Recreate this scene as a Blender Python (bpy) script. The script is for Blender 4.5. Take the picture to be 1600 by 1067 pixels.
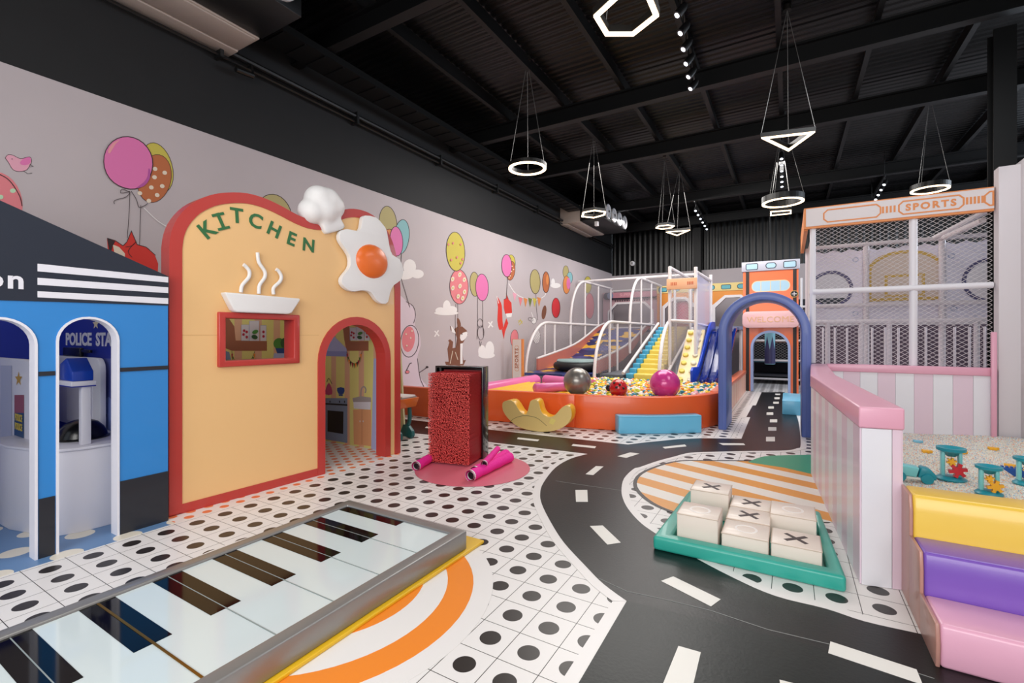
import bpy, bmesh, math, random
from mathutils import Vector, Matrix
from mathutils.geometry import tessellate_polygon
for o in list(bpy.data.objects): bpy.data.objects.remove(o)
S = bpy.context.scene
C = S.collection
PI = math.pi
rnd = random.Random(7)

# ------------------------------------------------------------ camera
FL, HY, CH, YAW = 731.9, 523.9, 1.4, .53384
s_, c_ = math.sin(YAW), math.cos(YAW)
cam = bpy.data.objects.new('camera', bpy.data.cameras.new('camera')); C.objects.link(cam)
cam.location = (0, 0, CH); cam.rotation_euler = (PI/2, 0, YAW)
cam.data.lens = FL/1600*36; cam.data.sensor_width = 36; cam.data.sensor_fit = 'HORIZONTAL'
cam.data.shift_y = -(533.5-HY)/1600; cam.data.clip_start = .05; cam.data.clip_end = 200
S.camera = cam
# ------------------------------------------------------------ world, lights, exposure
W = bpy.data.worlds.new('world'); S.world = W; W.use_nodes = True
W.node_tree.nodes['Background'].inputs[0].default_value = (.80, .90, 1.0, 1)
W.node_tree.nodes['Background'].inputs[1].default_value = .75
S.view_settings.view_transform = 'Standard'; S.view_settings.look = 'None'
S.view_settings.exposure = 0.0; S.view_settings.gamma = 1.0; S.view_settings.use_curve_mapping = False
def area(name, loc, target, sx, sy, power, col=(1, 1, 1)):
    l = bpy.data.lights.new(name, 'AREA'); l.shape = 'RECTANGLE'; l.size = sx; l.size_y = sy
    l.energy = power; l.color = col
    o = bpy.data.objects.new(name, l); C.objects.link(o); o.location = loc
    o.rotation_euler = (Vector(target)-Vector(loc)).to_track_quat('-Z', 'Y').to_euler()
    return o
area('shopfront_daylight', (-.5, -2.4, 2.7), (-1.6, 6, .6), 5.5, 2.6, 262, (1, .97, .94))
area('near_fill', (-1.6, 1.0, 5.0), (-1.6, 1.0, 0), 3.5, 2.5, 75, (1, .98, .95))  # added fill over the near floor
area('far_fill', (-3.0, 9.0, 5.05), (-3.0, 9.2, 0), 3.5, 3.0, 235, (1, .96, .92))  # added overhead fill brightening the ball pit area, no such fitting
area('rear_fill', (-3.2, 13.4, 5.05), (-2.6, 14.2, 0), 4.0, 2.0, 200, (1, .96, .93))  # fill added above the slides, stands for no single lamp
area('tower_fill', (-.4, 11.2, 5.0), (-.4, 12.6, 1.0), 1.6, 1.2, 85, (1, .97, .94))  # extra fill put in to brighten the orange tower
area('sand_fill', (1.6, 5.4, 5.0), (1.4, 5.6, 0), 1.6, 3.0, 80, (.94, .97, 1))  # overhead fill added for the sand pit; no window at this spot
area('side_window_light', (6.3, 13.0, 3.8), (0, 12.0, 4.6), 5, 2.4, 420, (.78, .88, 1))

# ------------------------------------------------------------ measuring helpers (points on real planes)
def ray(x, y):
    l = (x-800)/FL
    return (-s_+c_*l, c_+s_*l, (HY-y)/FL)
def F(x, y, z=0):
    r = ray(x, y); t = (z-CH)/r[2]; return Vector((r[0]*t, r[1]*t, z))
def onX(X0, x, y):
    r = ray(x, y); t = X0/r[0]; return Vector((X0, r[1]*t, CH+r[2]*t))
def onY(Y0, x, y):
    r = ray(x, y); t = Y0/r[1]; return Vector((r[0]*t, Y0, CH+r[2]*t))
def onV(A, B, x, y):
    r = ray(x, y); dx, dy = B[0]-A[0], B[1]-A[1]; L = math.hypot(dx, dy); dx /= L; dy /= L
    det = -r[0]*dy+r[1]*dx; t = (-A[0]*dy+A[1]*dx)/det
    return ((r[0]*t-A[0])*dx+(r[1]*t-A[1])*dy, CH+r[2]*t)

# ------------------------------------------------------------ materials
def lin(v):
    v /= 255; return v/12.92 if v <= .04045 else ((v+.055)/1.055)**2.4
def rgb(h):
    h = h.lstrip('#'); return (lin(int(h[0:2], 16)), lin(int(h[2:4], 16)), lin(int(h[4:6], 16)), 1)
MATS = {}
def M(name, col='#888888', rough=.5, metal=0, bump=0, bscale=30, coat=0, emit=0, alpha=1, var=0, spec=.5):
    if name in MATS: return MATS[name]
    m = bpy.data.materials.new(name); m.use_nodes = True; nt = m.node_tree; b = nt.nodes['Principled BSDF']
    c = rgb(col); b.inputs['Base Color'].default_value = c; b.inputs['Roughness'].default_value = rough
    b.inputs['Metallic'].default_value = metal; b.inputs['Coat Weight'].default_value = coat
    b.inputs['Specular IOR Level'].default_value = spec
    if emit: b.inputs['Emission Color'].default_value = c; b.inputs['Emission Strength'].default_value = emit
    if alpha < 1: b.inputs['Alpha'].default_value = alpha
    if bump or var:
        tc = nt.nodes.new('ShaderNodeTexCoord'); nz = nt.nodes.new('ShaderNodeTexNoise')
        nz.inputs['Scale'].default_value = bscale; nz.inputs['Detail'].default_value = 4
        nt.links.new(tc.outputs['Object'], nz.inputs['Vector'])
        if bump:
            bp = nt.nodes.new('ShaderNodeBump'); bp.inputs['Strength'].default_value = bump; bp.inputs['Distance'].default_value = .02
            nt.links.new(nz.outputs['Fac'], bp.inputs['Height']); nt.links.new(bp.outputs['Normal'], b.inputs['Normal'])
        if var:
            mx = nt.nodes.new('ShaderNodeMix'); mx.data_type = 'RGBA'
            mx.inputs[6].default_value = tuple(v*(1-var) for v in c[:3])+(1,); mx.inputs[7].default_value = tuple(min(1, v*(1+var)) for v in c[:3])+(1,)
            nt.links.new(nz.outputs['Fac'], mx.inputs[0]); nt.links.new(mx.outputs[2], b.inputs['Base Color'])
    MATS[name] = m; return m
def vinyl(name, col, rough=.38): return M(name, col, rough, 0, .10, 7, .15)
WHITE = M('white paint', '#EDEAEA', .45, 0, .03, 12)
def mathn(nt, op, a, b=None, c=None):
    n = nt.nodes.new('ShaderNodeMath'); n.operation = op
    for i, v in enumerate((a, b, c)):
        if v is None: continue
        if isinstance(v, (int, float)): n.inputs[i].default_value = v
        else: nt.links.new(v, n.inputs[i])
    return n.outputs[0]
def dot_material(name, base, dotc, ox, oy, px, py, r, line=0, stagger=False, rough=.33):
    m = bpy.data.materials.new(name); m.use_nodes = True; nt = m.node_tree; b = nt.nodes['Principled BSDF']
    tc = nt.nodes.new('ShaderNodeTexCoord'); sp = nt.nodes.new('ShaderNodeSeparateXYZ'); nt.links.new(tc.outputs['Object'], sp.inputs[0])
    X, Yc = sp.outputs[0], sp.outputs[1]
    u = mathn(nt, 'DIVIDE', mathn(nt, 'SUBTRACT', X, ox), px)
    v = mathn(nt, 'DIVIDE', mathn(nt, 'SUBTRACT', Yc, oy), py)
    fu = mathn(nt, 'FRACT', mathn(nt, 'ADD', u, 100.5))
    if stagger:
        col = mathn(nt, 'FLOOR', mathn(nt, 'ADD', u, 100.5))
        v = mathn(nt, 'ADD', v, mathn(nt, 'MULTIPLY', mathn(nt, 'MODULO', col, 2), .5))
    fv = mathn(nt, 'FRACT', mathn(nt, 'ADD', v, 100.5))
    du = mathn(nt, 'MULTIPLY', mathn(nt, 'SUBTRACT', fu, .5), px); dv = mathn(nt, 'MULTIPLY', mathn(nt, 'SUBTRACT', fv, .5), py)
    d = mathn(nt, 'SQRT', mathn(nt, 'ADD', mathn(nt, 'MULTIPLY', du, du), mathn(nt, 'MULTIPLY', dv, dv)))
    mask = mathn(nt, 'LESS_THAN', d, r)
    if line:
        for q, p in ((fu, px), (fv, py)):
            e = mathn(nt, 'MINIMUM', q, mathn(nt, 'SUBTRACT', 1, q))
            mask = mathn(nt, 'MAXIMUM', mask, mathn(nt, 'LESS_THAN', mathn(nt, 'MULTIPLY', e, p), line))
    mx = nt.nodes.new('ShaderNodeMix'); mx.data_type = 'RGBA'; mx.inputs[6].default_value = rgb(base); mx.inputs[7].default_value = rgb(dotc)
    nt.links.new(mask, mx.inputs[0]); nt.links.new(mx.outputs[2], b.inputs['Base Color']); b.inputs['Roughness'].default_value = rough
    return m

# ------------------------------------------------------------ mesh builder
INV = {}
class MB:
    def __init__(s): s.v = []; s.f = []; s.m = []; s.mats = []
    def mi(s, m):
        if m is None: return 0
        if m not in s.mats: s.mats.append(m)
        return s.mats.index(m)
    def add(s, vs, fs, m=None):
        n = len(s.v); k = s.mi(m); s.v += [tuple(v) for v in vs]
        s.f += [tuple(i+n for i in f) for f in fs]; s.m += [k]*len(fs); return s
    def box(s, a, b, m=None):
        x0, y0, z0 = a; x1, y1, z1 = b
        return s.add([(x0,y0,z0),(x1,y0,z0),(x1,y1,z0),(x0,y1,z0),(x0,y0,z1),(x1,y0,z1),(x1,y1,z1),(x0,y1,z1)],
                     [(0,3,2,1),(4,5,6,7),(0,1,5,4),(1,2,6,5),(2,3,7,6),(3,0,4,7)], m)
    def prism(s, outer, fn, w0, w1, m=None, holes=(), side=None):
        loops = [[Vector((a, b, 0)) for a, b in outer]]+[[Vector((a, b, 0)) for a, b in h] for h in holes]
        tris = tessellate_polygon(loops); pts = [p for l in loops for p in l]; n = len(pts)
        vs = [fn(p.x, p.y, w1) for p in pts]+[fn(p.x, p.y, w0) for p in pts]
        s.add(vs, [tuple(t) for t in tris]+[tuple(i+n for i in reversed(t)) for t in tris], m)
        k = 0; q = []
        for l in loops:
            for i in range(len(l)):
                a, b = k+i, k+(i+1) % len(l); q.append((a, b, b+n, a+n))
            k += len(l)
        return s.add(vs, q, side or m)
    def sheet(s, outer, fn, w, m=None, holes=()):
        loops = [[Vector((a, b, 0)) for a, b in outer]]+[[Vector((a, b, 0)) for a, b in h] for h in holes]
        pts = [p for l in loops for p in l]
        return s.add([fn(p.x, p.y, w) for p in pts], [tuple(t) for t in tessellate_polygon(loops)], m)
    def ring(s, outer, inner, fn, w0, w1, m=None, closed=True):   # band between two matching outlines
        n = len(outer); vs = []
        for a, b in zip(outer, inner): vs += [fn(*a, w0), fn(*a, w1), fn(*b, w1), fn(*b, w0)]
        fs = []
        for i in range(n if closed else n-1):
            j = (i+1) % n
            for k in range(4): fs.append((4*i+k, 4*j+k, 4*j+(k+1) % 4, 4*i+(k+1) % 4))
        if not closed: fs += [(0, 1, 2, 3), (4*n-1, 4*n-2, 4*n-3, 4*n-4)]
        return s.add(vs, fs, m)
    def tube(s, pts, r, m=None, n=8, cap=True):
        P = [Vector(p) for p in pts]; R = r if isinstance(r, (list, tuple)) else [r]*len(P)
        vs = []; up = None
        for i, p in enumerate(P):
            t = (P[min(i+1, len(P)-1)]-P[max(i-1, 0)]).normalized()
            if up is None: up = t.orthogonal().normalized()
            a = (up-t*up.dot(t))
            a = a.normalized() if a.length > 1e-5 else t.orthogonal().normalized()
            up = a; b = t.cross(a)
            for k in range(n):
                th = 2*PI*k/n; vs.append(p+(a*math.cos(th)+b*math.sin(th))*R[i])
        fs = [(i*n+k, i*n+(k+1) % n, (i+1)*n+(k+1) % n, (i+1)*n+k) for i in range(len(P)-1) for k in range(n)]
        if cap: fs += [tuple(range(n-1, -1, -1)), tuple((len(P)-1)*n+k for k in range(n))]
        return s.add(vs, fs, m)
    def lathe(s, prof, c, m=None, n=20, M4=None):
        vs = []
        for r, z in prof:
            for k in range(n):
                th = 2*PI*k/n; v = Vector((r*math.cos(th), r*math.sin(th), z))
                if M4: v = M4 @ v
                vs.append(v+Vector(c))
        fs = [(i*n+k, i*n+(k+1) % n, (i+1)*n+(k+1) % n, (i+1)*n+k) for i in range(len(prof)-1) for k in range(n)]
        fs += [tuple(range(n-1, -1, -1)), tuple((len(prof)-1)*n+k for k in range(n))]
        return s.add(vs, fs, m)
    def ball(s, c, r, m=None, n=16, k=10, sc=(1, 1, 1), M4=None):
        vs = []
        for i in range(k+1):
            ph = PI*i/k
            for j in range(n):
                th = 2*PI*j/n; v = Vector((r*sc[0]*math.sin(ph)*math.cos(th), r*sc[1]*math.sin(ph)*math.sin(th), r*sc[2]*math.cos(ph)))
                if M4: v = M4 @ v
                vs.append(v+Vector(c))
        fs = [(i*n+j, (i+1)*n+j, (i+1)*n+(j+1) % n, i*n+(j+1) % n) for i in range(k) for j in range(n)]
        return s.add(vs, fs, m)
    def build(s, name, mat=None, parent=None, bevel=0, smooth=False, kind=None, label=None, seg=2, world=True, weld=False):
        me = bpy.data.meshes.new(name)
        vs = s.v
        if world and parent is not None and parent.name in INV:
            iv = INV[parent.name]; vs = [iv @ Vector(v) for v in vs]
        me.from_pydata([tuple(v) for v in vs], [], s.f)
        mats = s.mats or [mat or WHITE]
        for m in mats: me.materials.append(m)
        if len(mats) > 1: me.polygons.foreach_set('material_index', s.m)
        me.validate()
        if bevel or weld or smooth or True:
            bm = bmesh.new(); bm.from_mesh(me)
            if bevel or weld or len(bm.verts) < 60000: bmesh.ops.remove_doubles(bm, verts=bm.verts, dist=1e-5)
            bmesh.ops.recalc_face_normals(bm, faces=bm.faces) if len(bm.verts) < 60000 and kind != 'flat' else None
            if bevel:
                es = [e for e in bm.edges if len(e.link_faces) == 2 and e.calc_face_angle(0) > .6]
                bmesh.ops.bevel(bm, geom=es, offset=bevel, segments=seg, profile=.5, affect='EDGES', clamp_overlap=True)
            bm.to_mesh(me); bm.free()
        if smooth or bevel:
            me.polygons.foreach_set('use_smooth', [True]*len(me.polygons))
            try: me.set_sharp_from_angle(angle=math.radians(50))
            except Exception: pass
        o = bpy.data.objects.new(name, me); C.objects.link(o)
        if parent is not None:
            o.parent = parent
            if parent.name in INV: INV[o.name] = INV[parent.name]
            else: INV[o.name] = Matrix()
        if kind and kind != 'flat': o['kind'] = kind
        if label: o['label'] = label
        return o
def thing(name, label, cat, loc=(0, 0, 0), rz=0, group=None):
    o = bpy.data.objects.new(name, None); C.objects.link(o); o.location = loc; o.rotation_euler = (0, 0, rz)
    o.empty_display_size = .1
    o['label'] = label; o['category'] = cat
    if group: o['group'] = group
    INV[o.name] = (Matrix.Translation(loc) @ Matrix.Rotation(rz, 4, 'Z')).inverted()
    return o
def tag(o, label, cat, group=None):
    o['label'] = label; o['category'] = cat
    if group: o['group'] = group
    return o
def origin_to(o, loc):
    loc = Vector(loc); o.data.transform(Matrix.Translation(-loc)); o.location = loc; INV[o.name] = Matrix.Translation(-loc); return o
def dup(root, loc, rz=0, label=None, group=None):
    r = root.copy(); C.objects.link(r); r.location = loc; r.rotation_euler = (0, 0, rz)
    if label: r['label'] = label
    if group: r['group'] = group
    for ch in list(root.children):
        c = ch.copy(); C.objects.link(c); c.parent = r
        for g in ch.children:
            d = g.copy(); C.objects.link(d); d.parent = c
    return r
def text_mesh(txt, size, offset=0, extrude=.002, spacing=1.0, align='CENTER'):
    cu = bpy.data.curves.new('t', 'FONT'); cu.body = txt; cu.size = size; cu.offset = offset; cu.extrude = extrude
    cu.align_x = align; cu.align_y = 'CENTER'; cu.space_character = spacing; cu.resolution_u = 3
    o = bpy.data.objects.new('t', cu); C.objects.link(o)
    dg = bpy.context.evaluated_depsgraph_get(); dg.update()
    me = bpy.data.meshes.new_from_object(o.evaluated_get(dg)); bpy.data.objects.remove(o)
    vs = [tuple(v.co) for v in me.vertices]; fs = [tuple(p.vertices) for p in me.polygons]; bpy.data.meshes.remove(me)
    return vs, fs
def text(name, txt, size, mat, parent, fn, offset=0, extrude=.002, spacing=1.0, rot=0, sx=1, align='CENTER'):
    vs, fs = text_mesh(txt, size, offset, extrude, spacing, align)
    cr, sr = math.cos(rot), math.sin(rot)
    mb = MB(); mb.add([fn((x*sx)*cr-y*sr, (x*sx)*sr+y*cr, z) for x, y, z in vs], fs, mat)
    return mb.build(name, None, parent)
def arc(cx, cy, r, a0, a1, n, ry=None):
    ry = ry or r
    return [(cx+r*math.cos(math.radians(a0+(a1-a0)*i/n)), cy+ry*math.sin(math.radians(a0+(a1-a0)*i/n))) for i in range(n+1)]
def arch_outline(x0, x1, z0, ztop, n=16, ry=None):      # door shape, open at the bottom, counter clockwise from bottom right
    r = (x1-x0)/2; ry = ry or r
    return [(x1, z0)]+arc((x0+x1)/2, ztop-ry, r, 0, 180, n, ry)+[(x0, z0)]
def smooth_path(pts, n=6, closed=False):                 # Catmull-Rom
    P = [Vector(p) for p in pts]; out = []; N = len(P)
    rng = range(N if closed else N-1)
    for i in rng:
        if closed: a, b, c, d = P[(i-1) % N], P[i], P[(i+1) % N], P[(i+2) % N]
        else: a, b, c, d = P[max(i-1, 0)], P[i], P[i+1], P[min(i+2, N-1)]
        for k in range(n):
            t = k/n; out.append(.5*((2*b)+(c-a)*t+(2*a-5*b+4*c-d)*t*t+(3*b-a-3*c+d)*t**3))
    if not closed: out.append(P[-1])
    return out
def inset(pts, w, closed=True):
    P = [Vector((p[0], p[1])) for p in pts]; n = len(P); out = []
    for i in range(n):
        a = P[(i-1) % n] if (closed or i > 0) else P[i]; b = P[(i+1) % n] if (closed or i < n-1) else P[i]
        d1 = (P[i]-a); d2 = (b-P[i])
        if d1.length < 1e-9: d1 = d2
        if d2.length < 1e-9: d2 = d1
        d1 = d1.normalized(); d2 = d2.normalized()
        n1 = Vector((-d1.y, d1.x)); n2 = Vector((-d2.y, d2.x)); nn = (n1+n2)
        if nn.length < 1e-6: nn = n1
        nn = nn.normalized(); k = 1/max(.35, nn.dot(n1)); q = P[i]+nn*w*k; out.append((q.x, q.y))
    return out
def clip_lines(poly, ang, pitch):                        # parallel lines clipped to a polygon
    ca, sa = math.cos(ang), math.sin(ang); R = [(x*ca+y*sa, -x*sa+y*ca) for x, y in poly]
    y0, y1 = min(p[1] for p in R), max(p[1] for p in R); out = []
    k = math.ceil(y0/pitch)
    while k*pitch < y1:
        y = k*pitch+1e-6; k += 1; xs = []
        for i in range(len(R)):
            a, b = R[i], R[(i+1) % len(R)]
            if (a[1] > y) != (b[1] > y): xs.append(a[0]+(y-a[1])/(b[1]-a[1])*(b[0]-a[0]))
        xs.sort()
        for a, b in zip(xs[::2], xs[1::2]): out.append(((a*ca-y*sa, a*sa+y*ca), (b*ca-y*sa, b*sa+y*ca)))
    return out
def net(poly, fn, pitch, r, mat, parent, name='net', ang=.62, label=None):
    mb = MB()
    for a in (ang, -ang):
        for p, q in clip_lines(poly, a, pitch): mb.tube([fn(*p, 0), fn(*q, 0)], r, None, 3, False)
    return mb.build(name, mat, parent, kind='stuff', label=label)

# ============================================================ SETTING
XL, YB = -6.1, 18.2
m_grid = dot_material('printed dot tile vinyl', '#E9E6E4', '#2B2624', -1.19, 1.8165, .2013, .2022, .05, .0018)
m_odots = dot_material('orange dot vinyl', '#E9E6E2', '#E8804E', -3.975, 1.839, .113, .131, .034, 0, True)
m_bdots = dot_material('blue dotted vinyl', '#6187B4', '#E6DFD0', -3.97, 1.13, .32, .32, .08, 0, True)
floor = MB().box((XL-.1, -3.2, -.1), (7, YB+.1, 0), m_grid).build('floor', None, None, kind='structure')
def sheetfloor(name, pts, z, mat, label=None, holes=()):
    o = MB().prism([(p[0], p[1]) for p in pts], lambda u, v, w: (u, v, w), z-.0012, z, mat, [[(q[0], q[1]) for q in h] for h in holes]).build(name, None, floor, label=label); return o
m_road = M('black road vinyl', '#0A0C0D', .31, 0, .05, 60, 0, var=.15, spec=.30)
m_road2 = M('road vinyl with teal reflection', '#091312', .33, 0, .05, 60, 0, var=.15, spec=.28)  # teal of reflected window daylight put into the colour
m_pw = M('white print', '#E9E6E4', .33)
m_lane = M('lane white', '#E6E4DD', .35)
m_or = M('floor orange', '#F08A2C', .35); m_ow = M('floor stripe amber', '#E5A042', .35); m_gr = M('floor green', '#2C9A78', .35)
m_blk = M('print black', '#1B1A1A', .4)
def L2(pts, z=0): return [(F(x, y).x, F(x, y).y) for x, y in pts]
sheetfloor('orange_dot_vinyl', [(XL, 1.73), (-3.908, 1.73), (-3.908, 4.17), (XL, 4.17)], .0013, m_odots)
sheetfloor('blue_dot_vinyl', [(XL, -3), (-3.935, -3), (-3.935, 1.73), (XL, 1.73)], .0013, m_bdots)
# printed rings beside the piano
def disc(cx, cy, r, n=64): return [(cx+r*math.cos(2*PI*i/n), cy+r*math.sin(2*PI*i/n)) for i in range(n)]
sheetfloor('white_disc_print', disc(-2.26, 1.70, .975), .0018, m_pw)
sheetfloor('orange_ring_print', disc(-2.22, 1.70, .83), .0030, m_or, holes=[disc(-2.22, 1.70, .685)])
sheetfloor('orange_disc_print', disc(-2.20, 1.76, .50), .0030, m_or)
# road
left_edge = [(979.5,939.8),(943,913),(916,886),(881,848),(861,817),(847,789),(844,772),(849,755),(868,731),(892,717),(918.6,709.6)]
arm_low = [(918.6,709.6),(840,700),(768.7,691.4),(675,680),(643,677),(600,672)]
arm_top = [(600,653),(640,656),(675.7,660),(768.7,672),(840,680),(945,691),(981,695),(1005,692),(1060,686.5),(1094.5,685),(1158.4,685.8)]
lane_up = [(1172.4,652),(1166,652),(1176,633.6),(1181,633.6),(1190,613)]
right_dn = [(1225.8,613),(1240,640),(1247.6,659.5),(1251,694.5),(1245,700.6),(1227.5,704),(1175,705),(1122.5,706),(1079,707.6),(1052,714),(1026,721),(1000,730),(990,733),(975,748),(971,767.5),(975,784),(984,799),(1000,816.5),(1021,832),(1076,866.5),(1146,903.7),(1211,932),(1290,952),(1351,972),(1431,990)]
LE = [tuple(v) for v in smooth_path([F(*p).to_2d() for p in left_edge], 4)]
RD = [tuple(v) for v in smooth_path([F(*p).to_2d() for p in right_dn], 4)]
corner = F(979.5, 939.8); tipdir = (F(979.5, 939.8)-F(905, 1067)).normalized()
near_l = corner-tipdir*3.4
AL = L2(arm_low)[1:]; AT = L2(arm_top); LU = L2(lane_up)
road = [(near_l.x, near_l.y)]+LE+[(p[0], p[1]) for p in AL]+[(XL, AL[-1][1]), (XL, AT[0][1])]+AT+LU+RD+[(2.4, 2.95), (2.4, near_l.y)]
sheetfloor('road_print', road, .0042, m_road)
for k, seq in enumerate(([(near_l.x, near_l.y)]+LE, [LE[-1]]+[tuple(p) for p in AL], AT+LU, RD)):
    P = [(p[0], p[1]) for p in seq]
    a, b = inset(P, .065, False), inset(P, -.065, False)
    MB().ring(a, b, lambda u, v, w: (u, v, w), .0018+.0002*k, .0028+.0002*k, m_pw, False).build('road_border_print', None, floor)
# near sheet of the road up to its seam, window reflection painted as teal
seam = L2([(979.5,939.8),(1125,975),(1250,1005),(1330,1028),(1460,1062)])
sheetfloor('road_near_print', [(near_l.x, near_l.y), (corner.x, corner.y)]+seam[1:]+[(2.4, seam[-1][1]), (2.4, near_l.y)], .0050, m_road2)
m_seam = M('seam line', '#8C908E', .5)
for sq in ([(936,905),(979.5,925),(1040,938),(1110,955),(1200,985),(1296,1008),(1460,1062)], [(868,752),(900,757),(935,762),(971,767)]):
    P = L2(sq); MB().ring(inset(P, .0015, False), inset(P, -.0015, False), lambda u, v, w: (u, v, w), .0045, .0056, m_seam, False).build('vinyl_seam', None, floor)
dashes = [[(931,729),(943,729.6),(927,743),(915,741.6)],[(899,766.4),(917.6,766.4),(918.6,785),(900,785)],[(921.7,823),(941.6,822),(970,849),(949,852)],
 [(1033,909),(1052,902),(1126,938),(1111,949)],[(1060,1011),(1095,1021),(1080,1085),(1030,1085)],[(1297.5,1004),(1432,1048),(1442,1072),(1294,1022)],[(1218,1064),(1300,1085),(1300,1110),(1222,1090)],
 [(895.5,694.4),(931.5,698),(929.5,701),(893,697)],[(984.7,707.5),(999,709.4),(978.7,716),(964.5,713.5)],[(809,684),(843,687.5),(840,690),(808,686.7)],[(666,667),(676,668),(676,670.5),(664,669)],
 [(1035,699),(1070,695),(1072.6,698),(1039,701.5)],[(1123,692.8),(1162,693.3),(1164.5,696),(1129.5,696)]]
o7 = (5.714, 1000, 600)
for q in [(1125,475,1205,515),(1145,388,1217,420),(1160,318,1225,345),(1130,255,1190,278),(1145,202,1195,222),(1190,160,1240,178),(1200,120,1247,137),(1208,87,1252,100)]:
    x0, y0, x1, y1 = [v/5.714 for v in q]; dashes.append([(1000+x0,600+y0),(1000+x1,600+y0),(1000+x1,600+y1),(1000+x0,600+y1)])
for d in dashes: sheetfloor('lane_dash', L2(d), .0062, m_lane)
# amber striped island
def stripe_mat():
    m = bpy.data.materials.new('amber stripe print'); m.use_nodes = True; nt = m.node_tree; b = nt.nodes['Principled BSDF']
    tc = nt.nodes.new('ShaderNodeTexCoord'); sp = nt.nodes.new('ShaderNodeSeparateXYZ'); nt.links.new(tc.outputs['Object'], sp.inputs[0])
    v = mathn(nt, 'ADD', sp.outputs[1], mathn(nt, 'MULTIPLY', sp.outputs[0], STR_SLOPE))
    fr = mathn(nt, 'FRACT', mathn(nt, 'ADD', mathn(nt, 'DIVIDE', mathn(nt, 'SUBTRACT', v, STR_OFF), STR_P), 20))
    mx = nt.nodes.new('ShaderNodeMix'); mx.data_type = 'RGBA'; mx.inputs[6].default_value = rgb('#E6E2DA'); mx.inputs[7].default_value = rgb('#E0983C')
    nt.links.new(mathn(nt, 'LESS_THAN', fr, .5), mx.inputs[0]); nt.links.new(mx.outputs[2], b.inputs['Base Color']); b.inputs['Roughness'].default_value = .35
    return m
STR_SLOPE, STR_OFF, STR_P = .38, 4.75, .40
isl = [(1268,722.5),(1168,721),(1112,720.8),(1065,721),(1032,728.5),(1004,741),(995,756),(1003,771),(1022,786),(1046,797),(1075,806),(1120,830),(1200,870),(1300,880)]
ip = [tuple(v) for v in smooth_path([F(*p).to_2d() for p in isl[:11]], 3)]+[(-.2, 4.0), (.29, 4.24), (.3, 5.9)]
sheetfloor('striped_oval_print', ip, .0034, stripe_mat())
P = ip[:-3]; MB().ring(inset(P, .0, False), inset(P, -.035, False), lambda u, v, w: (u, v, w), .0026, .0036, m_blk, False).build('oval_outline_print', None, floor)
gp = [tuple(v) for v in smooth_path([F(*p).to_2d() for p in [(1168,722.5),(1189,714.5),(1215,712),(1268,711)]], 3)]+L2([(1280,711),(1280,744),(1268,741),(1225,731)])
sheetfloor('green_lobe_print', gp, .0040, m_gr)
# pink disc
sheetfloor('pink_disc_print', disc(-2.86, 4.03, .60), .0040, M('floor pink', '#D76E80', .35))

# walls
m_mural = M('mural ground', '#BDB2B4', .6, 0, .04, 2, 0, var=.04)
m_black = M('black wall paint', '#131315', .7, 0, .15, 3, 0, var=.25)
wall_l = MB().box((XL-.15, -3.2, 0), (XL, YB, 3.86), m_mural).box((XL-.15, -3.2, 3.86), (XL-.002, YB, 5.9), m_black).build('wall_left', None, None, kind='structure')
wb = MB().box((XL-.15, YB, 0), (7, YB+.15, 3.77), m_mural)
pts = []; x = XL; k = 0
while x < 7:
    pts += [(x, YB), (x+.05, YB-.016), (x+.10, YB-.016), (x+.15, YB)]; x += .2
vs = [(a, b, z) for z in (3.77, 5.95) for a, b in pts]; n = len(pts)
m_corr = M('black corrugated sheet', '#030304', .36, .1)
wb.add(vs, [(i, i+1, i+1+n, i+n) for i in range(n-1)], m_corr)
wall_b = wb.build('wall_back', None, None, kind='structure')
m_wr = M('pale plaster', '#D9D3D6', .6, 0, .03, 4)
MB().box((2.4, -3.2, 0), (2.52, 8.12, 3.5), m_wr).box((2.21, 7.96, 0), (2.4, 8.12, 3.46), m_wr).build('wall_right', None, None, kind='structure')
wf = MB()
wf.box((7, -3.2, 0), (7.15, YB, 2.4), m_black).box((7, -3.2, 4.9), (7.15, YB, 5.95), m_black)
for y in range(-3, 19, 3): wf.box((7, y-.15, 2.4), (7.15, y+.15, 4.9), m_black)
wf.build('wall_outer', None, None, kind='structure')
wn = MB(); wn.box((XL-.15, -3.35, 4.6), (7.15, -3.2, 5.95), m_black).box((XL-.15, -3.35, 0), (XL+.6, -3.2, 4.6), m_black).box((6.4, -3.35, 0), (7.15, -3.2, 4.6), m_black)
wn.build('wall_front', None, None, kind='structure')
# ceiling: corrugated sheet, beams, purlins
pts = []; y = -3.2
while y < YB:
    pts += [(y, 5.775), (y+.03, 5.762), (y+.07, 5.762), (y+.10, 5.775)]; y += .14
n = len(pts); vs = [(x, a, b) for x in (XL-.15, 7.15) for a, b in pts]
ce = MB().add(vs, [(i, i+1, i+1+n, i+n) for i in range(n-1)], M('black roof sheet', '#030304', .4, 0, spec=.3)).build('ceiling', None, None, kind='structure')
m_beam = M('black steel', '#060607', .5, 0, spec=.3)
for y in (1.0, 4.2, 7.8, 10.2, 14.2, 17.2):
    b = MB(); b.box((XL, y-.07, 5.24), (7, y+.07, 5.27)); b.box((XL, y-.07, 5.50), (7, y+.07, 5.53)); b.box((XL, y-.012, 5.27), (7, y+.012, 5.50)); b.build('beam', m_beam, ce)
for x in (-4.65, -3.5, -2.4, -1.25, -.12, 1.0, 2.15, 3.3, 4.5):
    b = MB(); b.box((x-.035, -3.2, 5.53), (x+.035, YB, 5.545)); b.box((x-.008, -3.2, 5.545), (x+.008, YB, 5.75)); b.build('purlin', m_beam, ce)
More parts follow.
